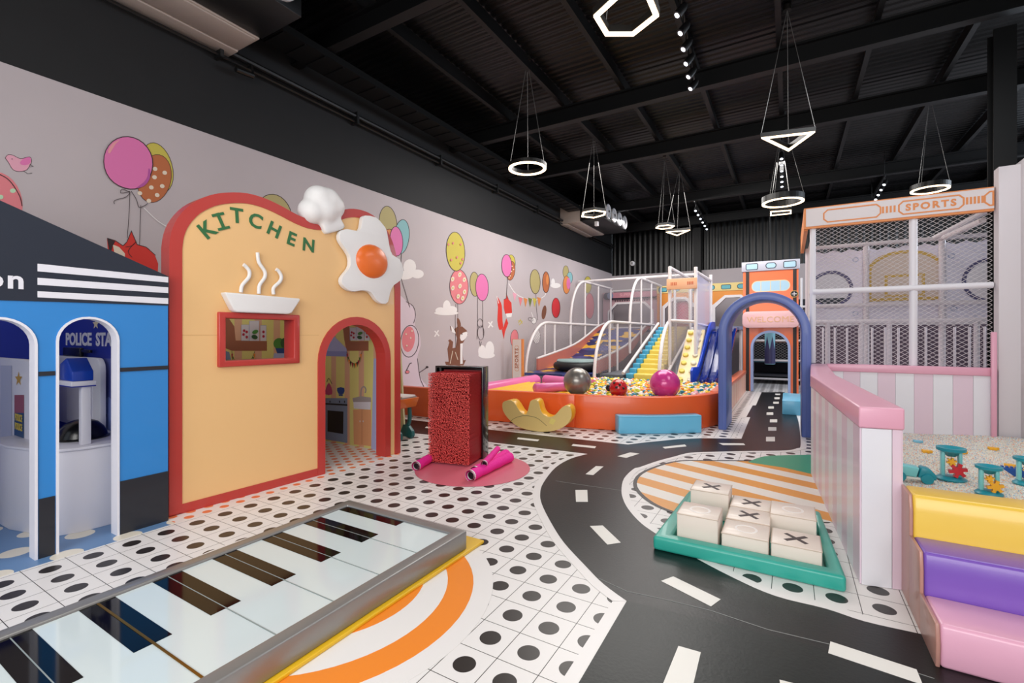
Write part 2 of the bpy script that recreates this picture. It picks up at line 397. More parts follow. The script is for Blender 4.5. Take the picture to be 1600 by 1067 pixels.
b = MB(); b.tube([(XL+.10, -3, 4.93), (XL+.10, YB-.05, 4.93)], .035, None, 8); b.tube([(XL+.09, -3, 4.84), (XL+.09, YB-.05, 4.84)], .02, None, 6)
for i in range(9): b.box((XL, i*2.1+1, 4.80), (XL+.15, i*2.1+1.04, 4.99))
tag(b.build('wall_pipe', M('black pipe', '#0C0C0D', .5)), 'black pipe run along the top of the left wall', 'pipe')
b = MB().box((-5.75, 3.5, 5.14), (-5.35, 13.1, 5.155)).box((-5.77, 3.5, 5.14), (-5.75, 13.1, 5.235)).box((-5.35, 3.5, 5.14), (-5.33, 13.1, 5.235))
for i in range(32): b.box((-5.75, 3.52+i*.3, 5.125), (-5.35, 3.56+i*.3, 5.14))
tag(b.build('cable_tray', m_beam), 'long black perforated cable tray below the roof at left', 'cable tray')
for nm, a, b_, lb in (('steel_column', (2.21, 8.13), (2.42, 8.35), 'tall black steel column behind the end of the pale right wall'), ('steel_column', (-2.95, 17.75), (-2.7, 17.95), 'black steel column in front of the far back wall')):
    m = MB(); x0, y0 = a; x1, y1 = b_
    m.box((x0, y0, 0), (x1, y0+.02, 5.24)); m.box((x0, y1-.02, 0), (x1, y1, 5.24)); m.box(((x0+x1)/2-.01, y0+.02, 0), ((x0+x1)/2+.01, y1-.02, 5.24))
    tag(m.build(nm, m_beam), lb, 'column')

# ============================================================ MURAL (flat print on the left wall)
class Paint:
    def __init__(s, fn, step=.0007, base=.0015): s.fn = fn; s.k = 0; s.step = step; s.base = base; s.mb = MB()
    def w(s): s.k += 1; return s.base+s.k*s.step
    def poly(s, pts, m, sm=0):
        if sm: pts = [tuple(v) for v in smooth_path([Vector(p) for p in pts], sm, True)]
        q = [s.fn(*p) for p in pts]; s.mb.sheet(q, s.out, s.w(), m); return s
    def line(s, pts, wd, m, sm=0):
        if sm: pts = [tuple(v) for v in smooth_path([Vector(p) for p in pts], sm)]
        a, b = inset(pts, wd/2, False), inset(pts, -wd/2, False); w = s.w(); n = len(pts)
        vs = [s.out(*s.fn(*p), w) for p in a]+[s.out(*s.fn(*p), w) for p in b]
        s.mb.add(vs, [(i, i+1, n+i+1, n+i) for i in range(n-1)], m); return s
    def ell(s, cx, cy, rx, ry, m, rot=0, ol=None, lw=1, n=28, tip=0):
        c, d = math.cos(math.radians(rot)), math.sin(math.radians(rot)); P = []
        for i in range(n):
            a = 2*PI*i/n; x, y = rx*math.cos(a), ry*math.sin(a)
            if tip and y > 0: x *= 1-tip*(y/ry)**2
            P.append((cx+x*c-y*d, cy+x*d+y*c))
        if m: s.poly(P, m)
        if ol: s.line(P+P[:1], lw, ol)
        return s
    def done(s, name, parent, label=None):
        o = s.mb.build(name, None, parent, kind='flat', label=label); s.mb = MB(); s.k = 0; return o
def wallfn(px, py): p = onX(XL, px, py); return (p.y, p.z)
pa = Paint(wallfn); pa.out = lambda u, v, w: (XL+w, u, v)
p_ = lambda n, c: M('mural '+n, c, .6)
mp, my, mo, mt, mr, mbr, mw, mk, mel, mgr, mck = p_('pink', '#DE74AC'), p_('olive', '#C7B84E'), p_('brown orange', '#B9683C'), p_('teal', '#86B8BC'), p_('red', '#D5342A'), p_('brown', '#7A4A34'), p_('white', '#E9E4E2'), p_('ink', '#352426'), p_('elephant lilac', '#D9C8D2'), p_('leaf', '#6B7836'), p_('cream', '#E3D3BE')
msalm = p_('salmon', '#E07F86'); mkh = p_('khaki', '#B3A56E'); mor = p_('orange', '#DC8A4C'); mlp = p_('light pink', '#E2A2B4')
# bird, big pink balloon group, fox
pa.poly([(8,247),(12,242),(20,242.5),(32,248),(40,246.5),(47,245.5),(49,252),(45,260),(40,266.5),(30,268),(20,265),(14,255)], mlp, 3).poly([(31,254),(38,247),(46,245.5),(48,252),(44,257),(35,258)], mp, 3)
pa.line([(8,247),(12,242),(20,242.5),(32,248),(46,245),(49,253),(42,265),(30,268),(20,265),(13,254),(8,247)], .7, mk, 3).line([(36,267),(43,271.5),(50,270.5)], .6, mk).line([(46,257),(52,260),(47,261)], .6, mk).ell(18.5, 248.5, .8, .8, mk).done('bird_print', wall_l)
pa.ell(-6, 318, 41, 50, msalm, -10).ell(20, 298, 4.5, 3.5, p_('mint', '#B9D8B4')).ell(-18, 300, 4.5, 3.5, p_('mint', '#B9D8B4')).ell(-8, 335, 4.5, 3.5, p_('mint', '#B9D8B4')).ell(18, 340, 4.5, 3.5, p_('mint', '#B9D8B4')).ell(1, 308, 4, 3.5, p_('mint', '#B9D8B4')).line([(-10,269),(0,273),(12,280),(22,292),(31,308),(34,322)], 1.3, mk, 3).done('balloon_print', wall_l, 'salmon balloon with mint spots at the left edge')
pa.ell(246, 262, 23, 40, my, -16, mk, .9).ell(241, 279, 26, 38, mo, 12, mk, .8)
for q in [(242,264),(257,270),(241,277),(236,293),(253,291),(218,302),(245,305),(232,314)]: pa.ell(q[0], q[1], 3.8, 3.2, mck, 20, n=12)
pa.ell(200, 255, 38, 42, mp, -25, mk, 1.4, tip=.12).poly([(231,264),(234,266),(233,280),(224,291),(212,294),(224,285),(230,275)], p_('magenta shade', '#B2519A'), 2).poly([(168,236),(175,224),(187,219),(180,225),(171,240)], p_('peach', '#E89AA0'), 2)
pa.line([(202,299),(201,330),(198,372)], .9, mk).line([(219,321),(218,350),(217,384)], .9, mk).line([(202,300),(190,296),(188,302),(202,300),(196,308),(182,312),(177,315),(178,319)], .9, mk, 3).line([(204,299),(212,312),(216,324),(224,322),(230,318)], 1, mk, 3).line([(224,325),(245,345),(266,358)], 1.2, mw, 3)
pa.done('balloon_cluster_print', wall_l, 'big pink, olive and spotted brown balloons')
pa.poly([(167,372),(180,376),(192,384),(198,378),(205,361),(214,382),(232,388),(242,399),(247,412),(246,434),(235,452),(215,462),(192,455),(176,436),(170,412)], mr).poly([(176,382),(186,386),(195,396),(195,408),(180,402)], mck).poly([(167,372),(180,377),(176,384),(172,400)], mk).line([(167,372),(180,376),(192,384),(198,378),(205,361),(214,382),(228,386),(243,399)], 1, mk).line([(196,386),(206,384),(212,378),(200,392),(206,402)], .9, mk, 3).done('fox_print', wall_l, 'red fox print above the blue gable')
# balloons behind the kitchen panel
pa.ell(428, 340, 28, 37, mkh, -12, mk, 1.1).done('balloon_print', wall_l, 'khaki balloon behind the kitchen panel')
pa.ell(606, 351, 14, 29, mkh, -4, mk, .9).ell(608, 378, 12, 20, mor, 0, mk, .8).ell(627, 370, 12, 27, mt, 6, mk, .9).ell(619, 377, 10, 23, mp, -4, mk, .9).line([(627,397),(625,430),(640,480)], .7, mk).done('balloon_cluster_print', wall_l, 'khaki, orange, pink and teal balloons')
def cloud(parts, label=None):
    for e in parts: pa.ell(*e[:4], mw, n=18)
    pa.done('cloud_print', wall_l, label)
cloud([(640,417,10,12),(652,428,10,7),(630,430,16,7)]); cloud([(698,479,6,10),(688,485,8,5),(697,489,19,3.5),(706,484,8,6)]); cloud([(753,549,6,10),(765,546,7,13),(760,555,13,5)]); cloud([(868,446,8,4),(864,441,3,6)])
# elephant
pa.poly([(622,472),(634,470),(645,478),(650,494),(648,508),(655,520),(657,540),(652,560),(657,590),(666,606),(622,606)], mel, 3).ell(640, 533, 14, 25, mel, 5, mk, 1.1).ell(638, 530, 10, 20, msalm, 5)
pa.line([(634,471),(645,478),(649,492),(646,505)], .9, mk, 3).line([(652,560),(656,590),(662,604)], .8, mk, 3).line([(655,582),(661,578),(667,574)], 1, mk).ell(667, 573.5, 2.2, 1.6, mk).line([(634,580),(637,574),(640,568),(643,567)], 1.1, mk, 3).ell(636, 581, 3, 2.5, msalm, 0, mk, .6)
for q in [(634,522),(641,528),(635,540),(643,517)]: pa.ell(*q, 1.3, 1.5, mck, n=8)
pa.done('elephant_print', wall_l, 'pale lilac elephant with a pink ear')
# deer with balloons
pa.line([(712,475),(711,500),(712,545)], .7, mk).line([(715,474),(715,540)], .7, mk)
pa.ell(717, 448, 14.5, 27, msalm, -2, mk, .8).ell(711.5, 393, 14.5, 30.5, my, -3, mk, .9)
for q in [(707,436),(718,429),(725,437),(707,450),(718,447),(725,456),(715,463),(722,466)]: pa.ell(q[0], q[1], 2.6, 4, mck, 15, n=10); pa.ell(q[0], q[1], 1, 1.5, my, n=8)
for q in [(700,382),(707,380),(719,382),(722,405),(713,402),(704,406),(719,411)]: pa.ell(q[0], q[1], 1.2, 2, msalm, n=8)
pa.done('balloon_pair_print', wall_l, 'olive balloon above a flowered salmon balloon')
pa.poly([(697,571),(695,565),(701,565),(699,545),(702,535),(700,532),(703,530),(708,534),(707,544),(712,543),(714,528),(711,520),(704,516),(703,509),(710,514),(715,510),(722,510),(729,516),(731,522),(726,531),(722,538),(722,552),(724,563),(728,562),(724,571)], mbr)
pa.poly([(719,523),(729,518),(730,524),(725,531),(720,532)], mw, 2).poly([(719,537),(723,536),(722,552),(723,568),(719,569)], mw).poly([(704,508),(709,514),(712,521),(706,519)], mw).poly([(714,497),(718,500),(720,509),(715,511)], mbr, 2).ell(721.5, 522, .9, 1.1, mk, n=8).line([(707,548),(703,568)], .9, mck).line([(711,550),(715,562)], .9, mck).done('deer_print', wall_l, 'sitting brown deer')
# pair balloons + mouse
pa.ell(741.5, 444, 7.5, 19, mkh, -3, mk, .8).ell(753, 449, 10, 21, mp, -2, mk, .8).line([(746,465),(746,500),(745,530)], .6, mk).line([(754,470),(754,500),(755,524)], .6, mk).ell(750, 505, 4, 7, None, 0, mk, .6).ell(751, 520, 5, 11, None, 0, mk, .6).line([(749,533),(750,541),(752,534)], .6, mk).done('balloon_pair_print', wall_l, 'small khaki balloon and pink balloon')
for q in [(682,521),(766,507)]:
    pa.line([(q[0]-3,q[1]+5),(q[0],q[1]),(q[0]+3,q[1]-5)], 2, mw).line([(q[0]-3,q[1]-4),(q[0]+4,q[1]+4)], 2, mw).done('sparkle_print', wall_l)
pa.line([(810,505),(813,499),(816,506)], 1, my).line([(809,501),(816,502),(811,508)], 1, my).done('sparkle_print', wall_l)
# pink/orange balloons and flying fox, bunting
pa.ell(799, 410, 6, 12, my, -4, mk, .6).ell(798, 423, 6.5, 15, mo, 6, mk, .6).ell(791.5, 415, 8, 17.5, mp, -2, mk, .8)
for q in [(800,416),(799,424),(797,431),(802,421),(795,434)]: pa.ell(*q, .9, 1.1, mck, n=8)
pa.line([(793,433),(792,445),(791,460)], .6, mk).done('balloon_cluster_print', wall_l, 'pink balloon before a spotted brown one')
pa.poly([(776,463),(781,470),(784,478),(785,500),(786,512),(780,515),(777,500),(778,480)], mr, 2).poly([(787,468),(791,466),(791,460),(794,467),(799,473),(800,490),(795,495),(789,490),(787,480)], mr).poly([(790,490),(800,489),(799,495),(792,496)], mw).poly([(786,512),(791,497),(794,505),(789,518),(787,530),(784,515)], mr).line([(776,463),(779,474)], 1, mw).line([(787,468),(791,466),(791,459),(794,467)], .7, mk).done('flying_fox_print', wall_l, 'small red fox hanging under the balloons')
pa.line([(795,443),(805,458),(820,466),(838,468),(850,463),(853,457)], 1, mw, 4)
for (x, y), m in zip([(804,463),(813,470),(821,471),(828,471),(835,471),(842,470)], [mlp, msalm, mor, mgr, my, mor]): pa.poly([(x-3.2, y-6), (x+3.2, y-4), (x, y+9)], m)
pa.done('bunting_print', wall_l, 'printed bunting between balloons')
pa.ell(836, 440, 8, 19, mkh, -2, mk, .8).line([(837,459),(838,480),(840,500)], .6, mk).done('balloon_print', wall_l, 'khaki balloon over the bunting')
pa.ell(853, 441, 5.5, 16.5, mo, 0, mk, .8).ell(855, 437, 2, 8, mor, n=12).done('balloon_print', wall_l, 'brown balloon behind a small cloud')
pa.ell(868.5, 481, 6.5, 15.5, p_('deep red', '#CE3038'), 0, mk, .7).done('balloon_print', wall_l, 'deep red balloon')
pa.ell(850, 488, 3.5, 11, mbr, 8).done('feather_print', wall_l)
pa.ell(803.5, 528, 6, 13, msalm, 5, mk, .5).done('balloon_print', wall_l, 'small salmon balloon behind the upright sign')
pa.ell(834, 501, 4, 5, mw, 0, mk, .5).ell(829, 499, 4, 2.5, None, 20, mk, .6).line([(833,496),(830,488)], 1, mw).ell(838, 525, 6, 12, mw, 0, mk, .5).done('rabbit_print', wall_l, 'white rabbit behind the tube frame')
pa.ell(884, 425, 4.5, 10, mkh, 0, mk, .5).ell(890, 434, 4.5, 9, mt, 0, mk, .5).ell(885, 445, 5.5, 14, mor, 0, mk, .5).ell(888, 443, 3, 9, mp).ell(918, 445, 6, 13, my, 0, mk, .5).ell(921, 478, 7, 20, msalm, 0, mk, .4).done('balloon_cluster_print', wall_l, 'far balloons near the corner')

# ============================================================ KITCHEN PLAYHOUSE
KA, KB = Vector((-4.11, 1.76)), Vector((-3.99, 4.12))
kd = (KB-KA).normalized(); kn = Vector((kd.y, -kd.x))
def K(u, z, w=0): p = KA+kd*u+kn*w; return (p.x, p.y, z)
def kp(px, py): return onV(KA, KB, px, py)
kit = thing('kitchen_playhouse', 'yellow padded play kitchen front with red trim, arched door and serving hatch', 'playhouse', (KA.x, KA.y, 0))
m_ky = vinyl('kitchen yellow vinyl', '#EBBE83', .42); m_kr = vinyl('kitchen red vinyl', '#B83A33', .35)
out = [(2.37, 0), (2.37, 1.95), (2.35, 2.15), (2.30, 2.36), (2.22, 2.54), (2.10, 2.67), (1.95, 2.745), (1.80, 2.765), (1.65, 2.745), (1.50, 2.68), (1.40, 2.59), (1.30, 2.545), (1.18, 2.535), (1.05, 2.555), (.90, 2.60), (.74, 2.635), (.58, 2.64), (.42, 2.605), (.28, 2.545), (.15, 2.445), (.06, 2.32), (.015, 2.2), (0, 2.08), (0, 0)]
top = [tuple(v) for v in smooth_path([Vector(p) for p in out[1:-1]], 3)]
dr_o = arch_outline(1.275, 2.215, 0, 1.60, 18)      # right bottom -> left bottom
door = arch_outline(1.355, 2.135, 0, 1.515, 18)
outline = [(2.37, 0)]+top+[(0, 0)]+list(reversed(door))
win = [(.345, 1.135), (1.065, 1.135), (1.065, 1.595), (.345, 1.595)]
winh = [(.40, 1.185), (1.01, 1.185), (1.01, 1.545), (.40, 1.545)]
outline = [(2.362, .004)]+inset([(2.37, 0)]+top+[(0, 0)], .006, False)[1:-1]+[(.008, .004)]+list(reversed(arch_outline(1.345, 2.145, .004, 1.525, 18)))
MB().prism(outline, K, -.13, 0, m_ky, [[(.385, 1.17), (1.025, 1.17), (1.025, 1.56), (.385, 1.56)]]).build('body', None, kit)
ol = [(2.37, 0)]+top+[(0, 0)]
MB().ring(ol, inset(ol, .088, False), K, -.14, .008, m_kr, False).build('outer_trim', None, kit)
MB().prism([(0, 0), (1.275, 0), (1.275, .075), (.088, .075), (.088, .01), (0, .01)], K, -.14, .008, m_kr).build('bottom_trim', None, kit)
MB().ring(dr_o, door, K, -.145, .012, m_kr, False).build('door_trim', None, kit)
MB().ring(win, winh, K, -.145, .035, m_kr).build('hatch_frame', None, kit, bevel=.008)
MB().box((0, 0, 0), (0, 0, 0)) if False else None
sm = MB(); sm.prism([(.088, 1.400), (.345, 1.400), (.345, 1.403), (.088, 1.403)], K, 0, .001, M('seam tan', '#D0A067', .5)); sm.build('seam', None, kit); MB().prism([(1.066, 1.400), (1.29, 1.400), (1.29, 1.403), (1.066, 1.403)], K, 0, .001, M('seam tan')).build('seam', None, kit)
m_kg = M('letter green', '#2F6B3C', .5)
for ch, (px, py), rot in zip('KITCHEN', [(324,360),(345,346),(370,338),(399,346),(428,360),(455,374),(482,384)], [42, 24, 3, -12, -20, -14, -4]):
    u, z = kp(px, py); text('letter', ch, .175, m_kg, kit, lambda a, b, w, u=u, z=z: K(u+a, z+b, .003+w), .004, .003, rot=math.radians(rot))
u, z = kp(345, 346); bar_ = MB(); ca, sa = math.cos(math.radians(24)), math.sin(math.radians(24))
for t_ in (-.058, .058):
    bar_.prism([(u+a*ca-(b+t_)*sa, z+a*sa+(b+t_)*ca) for a, b in ((-.05, -.011), (.05, -.011), (.05, .011), (-.05, .011))], K, .001, .0065, m_kg)
bar_.build('letter_serif', None, kit, kind='stuff')
# bowl with steam, moulded relief on the panel
m_wf = M('white foam', '#E9E7E6', .5, 0, .06, 20)
bo = [(.385, 1.735), (1.04, 1.70), (1.05, 1.69), (.985, 1.575), (.945, 1.56), (.48, 1.575), (.455, 1.585), (.38, 1.72)]
bw = MB().prism([kp(343,457), kp(461,467), kp(460,471), kp(448,489), kp(443,491), kp(362,488), kp(357,484), kp(345,461)], K, 0, .09, m_wf).build('bowl', None, kit, bevel=.02, seg=3)
for px in ([(374,457),(376,446),(386,434),(387,424),(381,416),(378,414)], [(402,459),(403,446),(411,434),(411,424),(402,410),(400,395)], [(425,460),(425,450),(435,440),(437,432),(433,424),(429,421)]):
    q = smooth_path([Vector(kp(*p)) for p in px], 4); MB().tube([K(a.x, a.y, .025) for a in q], .016, m_wf, 8).build('steam_curl', None, kit, smooth=True)
# egg
eo = [(564,338),(581,341),(592,352),(598,362),(602,385),(607,399),(618,406),(624,422),(620,438),(609,446),(603,458),(600,472),(591,475),(581,468),(573,457),(560,454),(548,456),(537,453),(528,444),(528,434),(536,424),(541,415),(540,400),(530,385),(524,374),(526,363),(536,359),(552,362),(558,357),(560,344)]
eu = [tuple(v) for v in smooth_path([Vector(kp(*p)) for p in eo], 2, True)]
egg = MB().prism(eu, K, .012, .07, m_wf).build('egg_white', None, kit, bevel=.02, seg=3)
u, z = kp(579, 410); Mx = Matrix(((kn.x, kd.x, 0), (kn.y, kd.y, 0), (0, 0, 1))).to_4x4()
yk = MB(); u0, z0 = kp(556, 410); u1, _ = kp(603, 410)
yk.ball(K(u-.035, z, .055), 1, vinyl('yolk orange', '#E9702A', .35), 24, 14, (.085, (u1-u0)/2*1.06, .188), Mx); yk.build('yolk', None, kit, smooth=True)
# chef hat
def K3(px, py, w): a, b = kp(px, py); return K(a, b, w)
hat = MB()
for px, py, r in [(499,311,.125),(488,330,.118),(512,314,.125),(521,323,.115),(505,328,.14)]:
    hat.ball(K3(px, py, -.02), r*1.12, m_wf, 20, 12)
h1 = [kp(498,350), kp(526,338), kp(537,355), kp(533,359), kp(507,367), kp(503,362)]
hat.prism(h1, K, -.10, .06, m_wf)
ho = hat.build('chef_hat', None, kit, smooth=True)
rm = ho.modifiers.new('remesh', 'REMESH'); rm.mode = 'VOXEL'; rm.voxel_size = .014; rm.use_smooth_shade = True
sm_ = ho.modifiers.new('smooth', 'SMOOTH'); sm_.factor = .7; sm_.iterations = 22
# end wall and back wall with printed kitchen
def stripes_m(name, axis, p, off):
    m = bpy.data.materials.new(name); m.use_nodes = True; nt = m.node_tree; b = nt.nodes['Principled BSDF']
    tc = nt.nodes.new('ShaderNodeTexCoord'); sp = nt.nodes.new('ShaderNodeSeparateXYZ'); nt.links.new(tc.outputs['Object'], sp.inputs[0])
    fr = mathn(nt, 'FRACT', mathn(nt, 'ADD', mathn(nt, 'DIVIDE', sp.outputs[axis], p), 20+off))
    mx = nt.nodes.new('ShaderNodeMix'); mx.data_type = 'RGBA'; mx.inputs[6].default_value = rgb('#E3D884'); mx.inputs[7].default_value = rgb('#E2B08E')
    nt.links.new(mathn(nt, 'LESS_THAN', fr, .36), mx.inputs[0]); nt.links.new(mx.outputs[2], b.inputs['Base Color']); b.inputs['Roughness'].default_value = .5
    return m
ms_y = stripes_m('kitchen stripe print', 0, .26, .1); ms_x = stripes_m('kitchen stripe print side', 1, .26, .1)
endw = MB().box((-6.08, 4.09, 0), (-4.16, 4.17, 1.9), ms_y).build('end_wall', None, kit)
backw = MB().box((-6.06, 2.95, 0), (-6.0, 4.08, 1.8), ms_x).build('back_wall', None, kit)
MB().box((-6.0, 1.77, 0), (-4.14, 1.84, 1.6), vinyl('kitchen divider lilac', '#8C8FC8', .5)).build('side_wall', None, kit)
pe = Paint(lambda px, py: (lambda q: (q.x, q.z))(onY(4.09, px, py)), .0008, .001); pe.out = lambda u, v, w: (u, 4.09-w, v)
kl, kgr, kdk = M('print lilac', '#AEB2DA', .5), M('print grey blue', '#8293AB', .5), M('print dark', '#14151D', .4)
kbr, kpn, kor, kbl = M('print brown', '#A2654A', .5), M('print berry', '#C04270', .5), M('print wood', '#DFA172', .5), M('print navy', '#27488C', .5)
kgn, kwh, kgy = M('print leaf green', '#4E8C3E', .5), M('print white', '#DCD8DE', .5), M('print taupe', '#A59A98', .5)
pe.poly([(500,622),(543,622),(543,692),(500,685)], kgr).poly([(500,629),(543,631.5),(543,634),(500,631.5)], kdk).poly([(512,641),(537,643),(536.5,678),(512,674)], kdk)
for x in (516, 531, 539): pe.ell(x, 627.5, .9, 2, kdk, n=8)
pe.done('stove_print', endw)
pe.poly([(508,616),(510,605),(514,598),(518,605),(519,616)], kpn, 2).line([(511,597),(514,591),(519,600)], .8, kdk, 3).done('kettle_print', endw)
pe.poly([(527,606),(538,606),(537,615),(529,615)], kbl, 2).poly([(529,616),(536,616),(536,618.5),(530,618.5)], kbl).done('pot_print', endw)
pe.poly([(505,531),(520,523),(542,545),(542,557),(505,555)], kl).poly([(505,548),(542,549),(542,557),(505,556)], M('print hood', '#8E93C8', .5)).done('cooker_hood_print', endw)
pe.poly([(552,640),(580,640),(580,697),(553,694)], kor, 0).poly([(552,622),(580,624),(579,640),(553,638)], kwh, 0).poly([(551,622),(564,619),(580,621),(580,628),(552,628)], kgy).line([(564,622),(565,608),(569,604),(572,608),(571,614)], 2, kgy, 4).line([(566,640),(566,694)], .5, kbr).ell(563, 658, .7, 1.6, kwh, n=8).ell(568, 658, .7, 1.6, kwh, n=8).done('sink_print', endw)
pe.poly([(584,560),(592,560),(592,706),(580,703)], kl).done('fridge_print', endw)
pe.poly([(536,512),(545,505),(548,533),(576,533),(576,548),(542,548),(538,530)], kbr).done('shelf_print', endw)
def jars(p, base, sc, par):
    x, y = base
    for dx, w, h in ((-14*sc, 12*sc, 25*sc), (0, 15*sc, 31*sc), (14*sc, 9*sc, 24*sc)): p.poly([(x+dx-w/2, y), (x+dx+w/2, y), (x+dx+w/2, y-h), (x+dx-w/2, y-h)], kwh); p.line([(x+dx-w/2, y), (x+dx-w/2, y-h), (x+dx+w/2, y-h), (x+dx+w/2, y)], .5, kl)
    for dx, dy in ((-16, -16), (-12, -14), (-17, -10), (-12, -6), (14, -14), (14, -7)): p.ell(x+dx*sc, y+dy*sc, 2*sc, 2.2*sc, M('print cherry', '#B3203C', .5), n=10)
    p.ell(x+1*sc, y-14*sc, 5*sc, 3*sc, kgn, -20, n=12).ell(x, y-6*sc, 5*sc, 3.4*sc, M('print dark green', '#2F5A34', .5), 15, n=12)
    p.done('jars_print', par)
jars(pe, (563, 532), .8, endw)
def garland(p, pts, par):
    p.line(pts, .7, kdk, 4); q = smooth_path([Vector(a) for a in pts], 3)
    for i, a in enumerate(q[1:-1]):
        c = [M('print cherry', '#B3203C', .5), mgr, M('floor orange', '#F08A2C'), mk][i % 4]; p.poly([(a.x-1.4, a.y), (a.x+1.4, a.y), (a.x+.3*(a.x-pts[2][0])/8, a.y+8)], c)
    p.done('garland_print', par)
garland(pe, [(542,549),(546,562),(554,568),(561,563),(566,549)], endw)
pb = Paint(lambda px, py: (lambda q: (q.y, q.z))(onX(-6.0, px, py)), .0008, .001); pb.out = lambda u, v, w: (-6.0+w, u, v)
pb.poly([(343,490),(356,495),(366,510),(368,532),(417,533),(417,548),(362,548),(350,543),(345,530)], kbr).done('shelf_print', backw)
pb.poly([(340,545),(358,550),(361,562),(340,562)], kgr).done('hood_print', backw)
jars(pb, (397, 532.5), 1.0, backw); garland(pb, [(362,549),(366,562),(380,570),(392,562),(398,549)], backw)
pb.ell(436, 537, 9, 9, kgn, n=14).ell(444, 536, 6, 8, M('print dark green', '#2F5A34'), n=14).poly([(430,544),(450,544),(449,552),(433,552)], kbl).poly([(428,552),(452,552),(452,572),(424,572)], kl).done('plant_print', backw)

# ============================================================ POLICE STATION PLAYHOUSE
pol = thing('police_playhouse', 'blue padded play police station with a dark gable, arched openings and white stripes', 'playhouse', (-4.05, 1.72, 0))
def PF(u, v, w=0): return (-4.04+w, u, v)
m_pb = vinyl('police blue vinyl', '#2F83CB', .4); m_nv = vinyl('navy vinyl', '#1C2433', .45); m_bkv = vinyl('charcoal vinyl', '#20222A', .45); m_wv = vinyl('white vinyl', '#E3E2EA', .45)
op2 = arch_outline(1.105, 1.415, 0, 1.515, 16)
op1 = [(1.0, 0)]+arc(.84, 1.34, .16, 0, 90, 8)+arc(.62, 1.34, .16, 90, 180, 8)+[(.46, 0)]
op0 = [(.36, 0)]+arc(.205, 1.36, .155, 0, 180, 12)+[(.05, 0)]
rt, apex, lf = (1.725, 1.84), (.25, 2.44), (-1.2, 1.84)
outp = [(1.725, 0), rt, apex, lf, (-1.2, 0)]+list(reversed(op0))+list(reversed(op1))+list(reversed(op2))
MB().prism(outp, PF, -.09, 0, m_pb, side=m_wv).build('front_panel', None, pol)
MB().prism([(1.7255, 1.735), (1.7255, 1.845), (.25, 2.445), (-1.2, 1.845), (-1.2, 1.55), (.9, 1.61), (1.07, 1.614), (1.7255, 1.625)], PF, -.092, .006, m_nv).build('gable', None, pol)
for z0, z1, q0, q1 in ((1.825, 1.848, 1.795, 1.828), (0, 0, 0, 0), (0, 0, 0, 0)): break
for (a, b), (c, d) in zip([((58,412),(58,424)), ((58,434),(58,445)), ((58,455),(58,464.5))], [((262,433),(262,441.5)), ((262,449),(262,458)), ((262,466),(262,475))]):
    q = [onV((-4.04, 0), (-4.04, 1), *p) for p in (a, b, d, c)]; q = [(min(v[0], 1.7255), v[1]) for v in q]; MB().prism(q, PF, 0, .009, m_wv).build('stripe', None, pol)
uo, zo = onV((-4.04, 0), (-4.04, 1), 18, 438)
text('lettering', 'Station', .155, m_wv, pol, lambda a, b, w: PF(uo+.055+a, zo+b, .008+w), .004, .002, 1.15, align='RIGHT')
text('lettering', 'Police', .155, m_wv, pol, lambda a, b, w: PF(uo-.62+a, zo+b, .008+w), .004, .002, 1.15, align='RIGHT')
for op in (op2, op1, op0): MB().ring(inset(op, -.010, False), inset(op, .004, False), PF, -.092, .008, m_wv, False).build('opening_edge', None, pol)
for a, b in ((1.43, 1.7255), (1.015, 1.09), (.375, .445)):
    MB().box((-4.04, a, .002), (-4.034, b, .375), m_bkv).build('kick_panel', None, pol)
    MB().box((-4.04, a, 1.145), (-4.032, b, 1.172), m_bkv).build('belt', None, pol)
blue_w = M('deep blue print', '#1B2E9A', .5)
div = MB().box((-6.05, 1.665, 0), (-4.14, 1.695, 1.66), blue_w).build('side_wall', None, pol)
MB().box((-6.09, -.6, 0), (-6.055, 1.69, 1.66), blue_w).build('back_wall', None, pol)
pd = Paint(lambda px, py: (lambda q: (q.x, q.z))(onY(1.665, px, py)), .0008, .001); pd.out = lambda u, v, w: (u, 1.665-w, v)
xa, xb, za = onY(1.665, 103, 531).x, onY(1.665, 172, 531).x, onY(1.665, 130, 531).z
w10 = max(v[0] for v in text_mesh('POLICE STA', .14, .005, .001, 1.0, 'LEFT')[0]); k = (xb-xa)/w10
wS = max(v[0] for v in text_mesh('POLICE ', .14, .005, .001, 1.0, 'LEFT')[0])+.07
for wd, ox in (('POLICE', 0), ('STATION', wS)):
    vs, fs = text_mesh(wd, .14, .005, .001, 1.0, 'LEFT'); MB().add([(xa+(v[0]+ox)*k, 1.663-v[2], za+v[1]*1.1) for v in vs], fs, m_wv).build('lettering', None, div)
def star(p, cx, cy, r, m, sx=1):
    p.poly([(cx+sx*(r if i % 2 == 0 else r*.42)*math.sin(PI*i/5), cy-(r if i % 2 == 0 else r*.42)*math.cos(PI*i/5)) for i in range(10)], m)
m_gold = M('gold print', '#D6A83C', .4); m_cr = M('cream print', '#E4D6B4', .5)
star(pd, 150, 506, 9, m_cr, .6); pd.done('star_print', div)
pd.poly([(156,560),(176,560),(176,700),(158,690)], M('print violet', '#5A62A8', .5)).ell(170, 650, 9, 30, M('print sky violet', '#7B8CCB', .5)).line([(166,632),(162,640),(167,648),(163,658)], .9, kdk, 3).done('pattern_print', div)
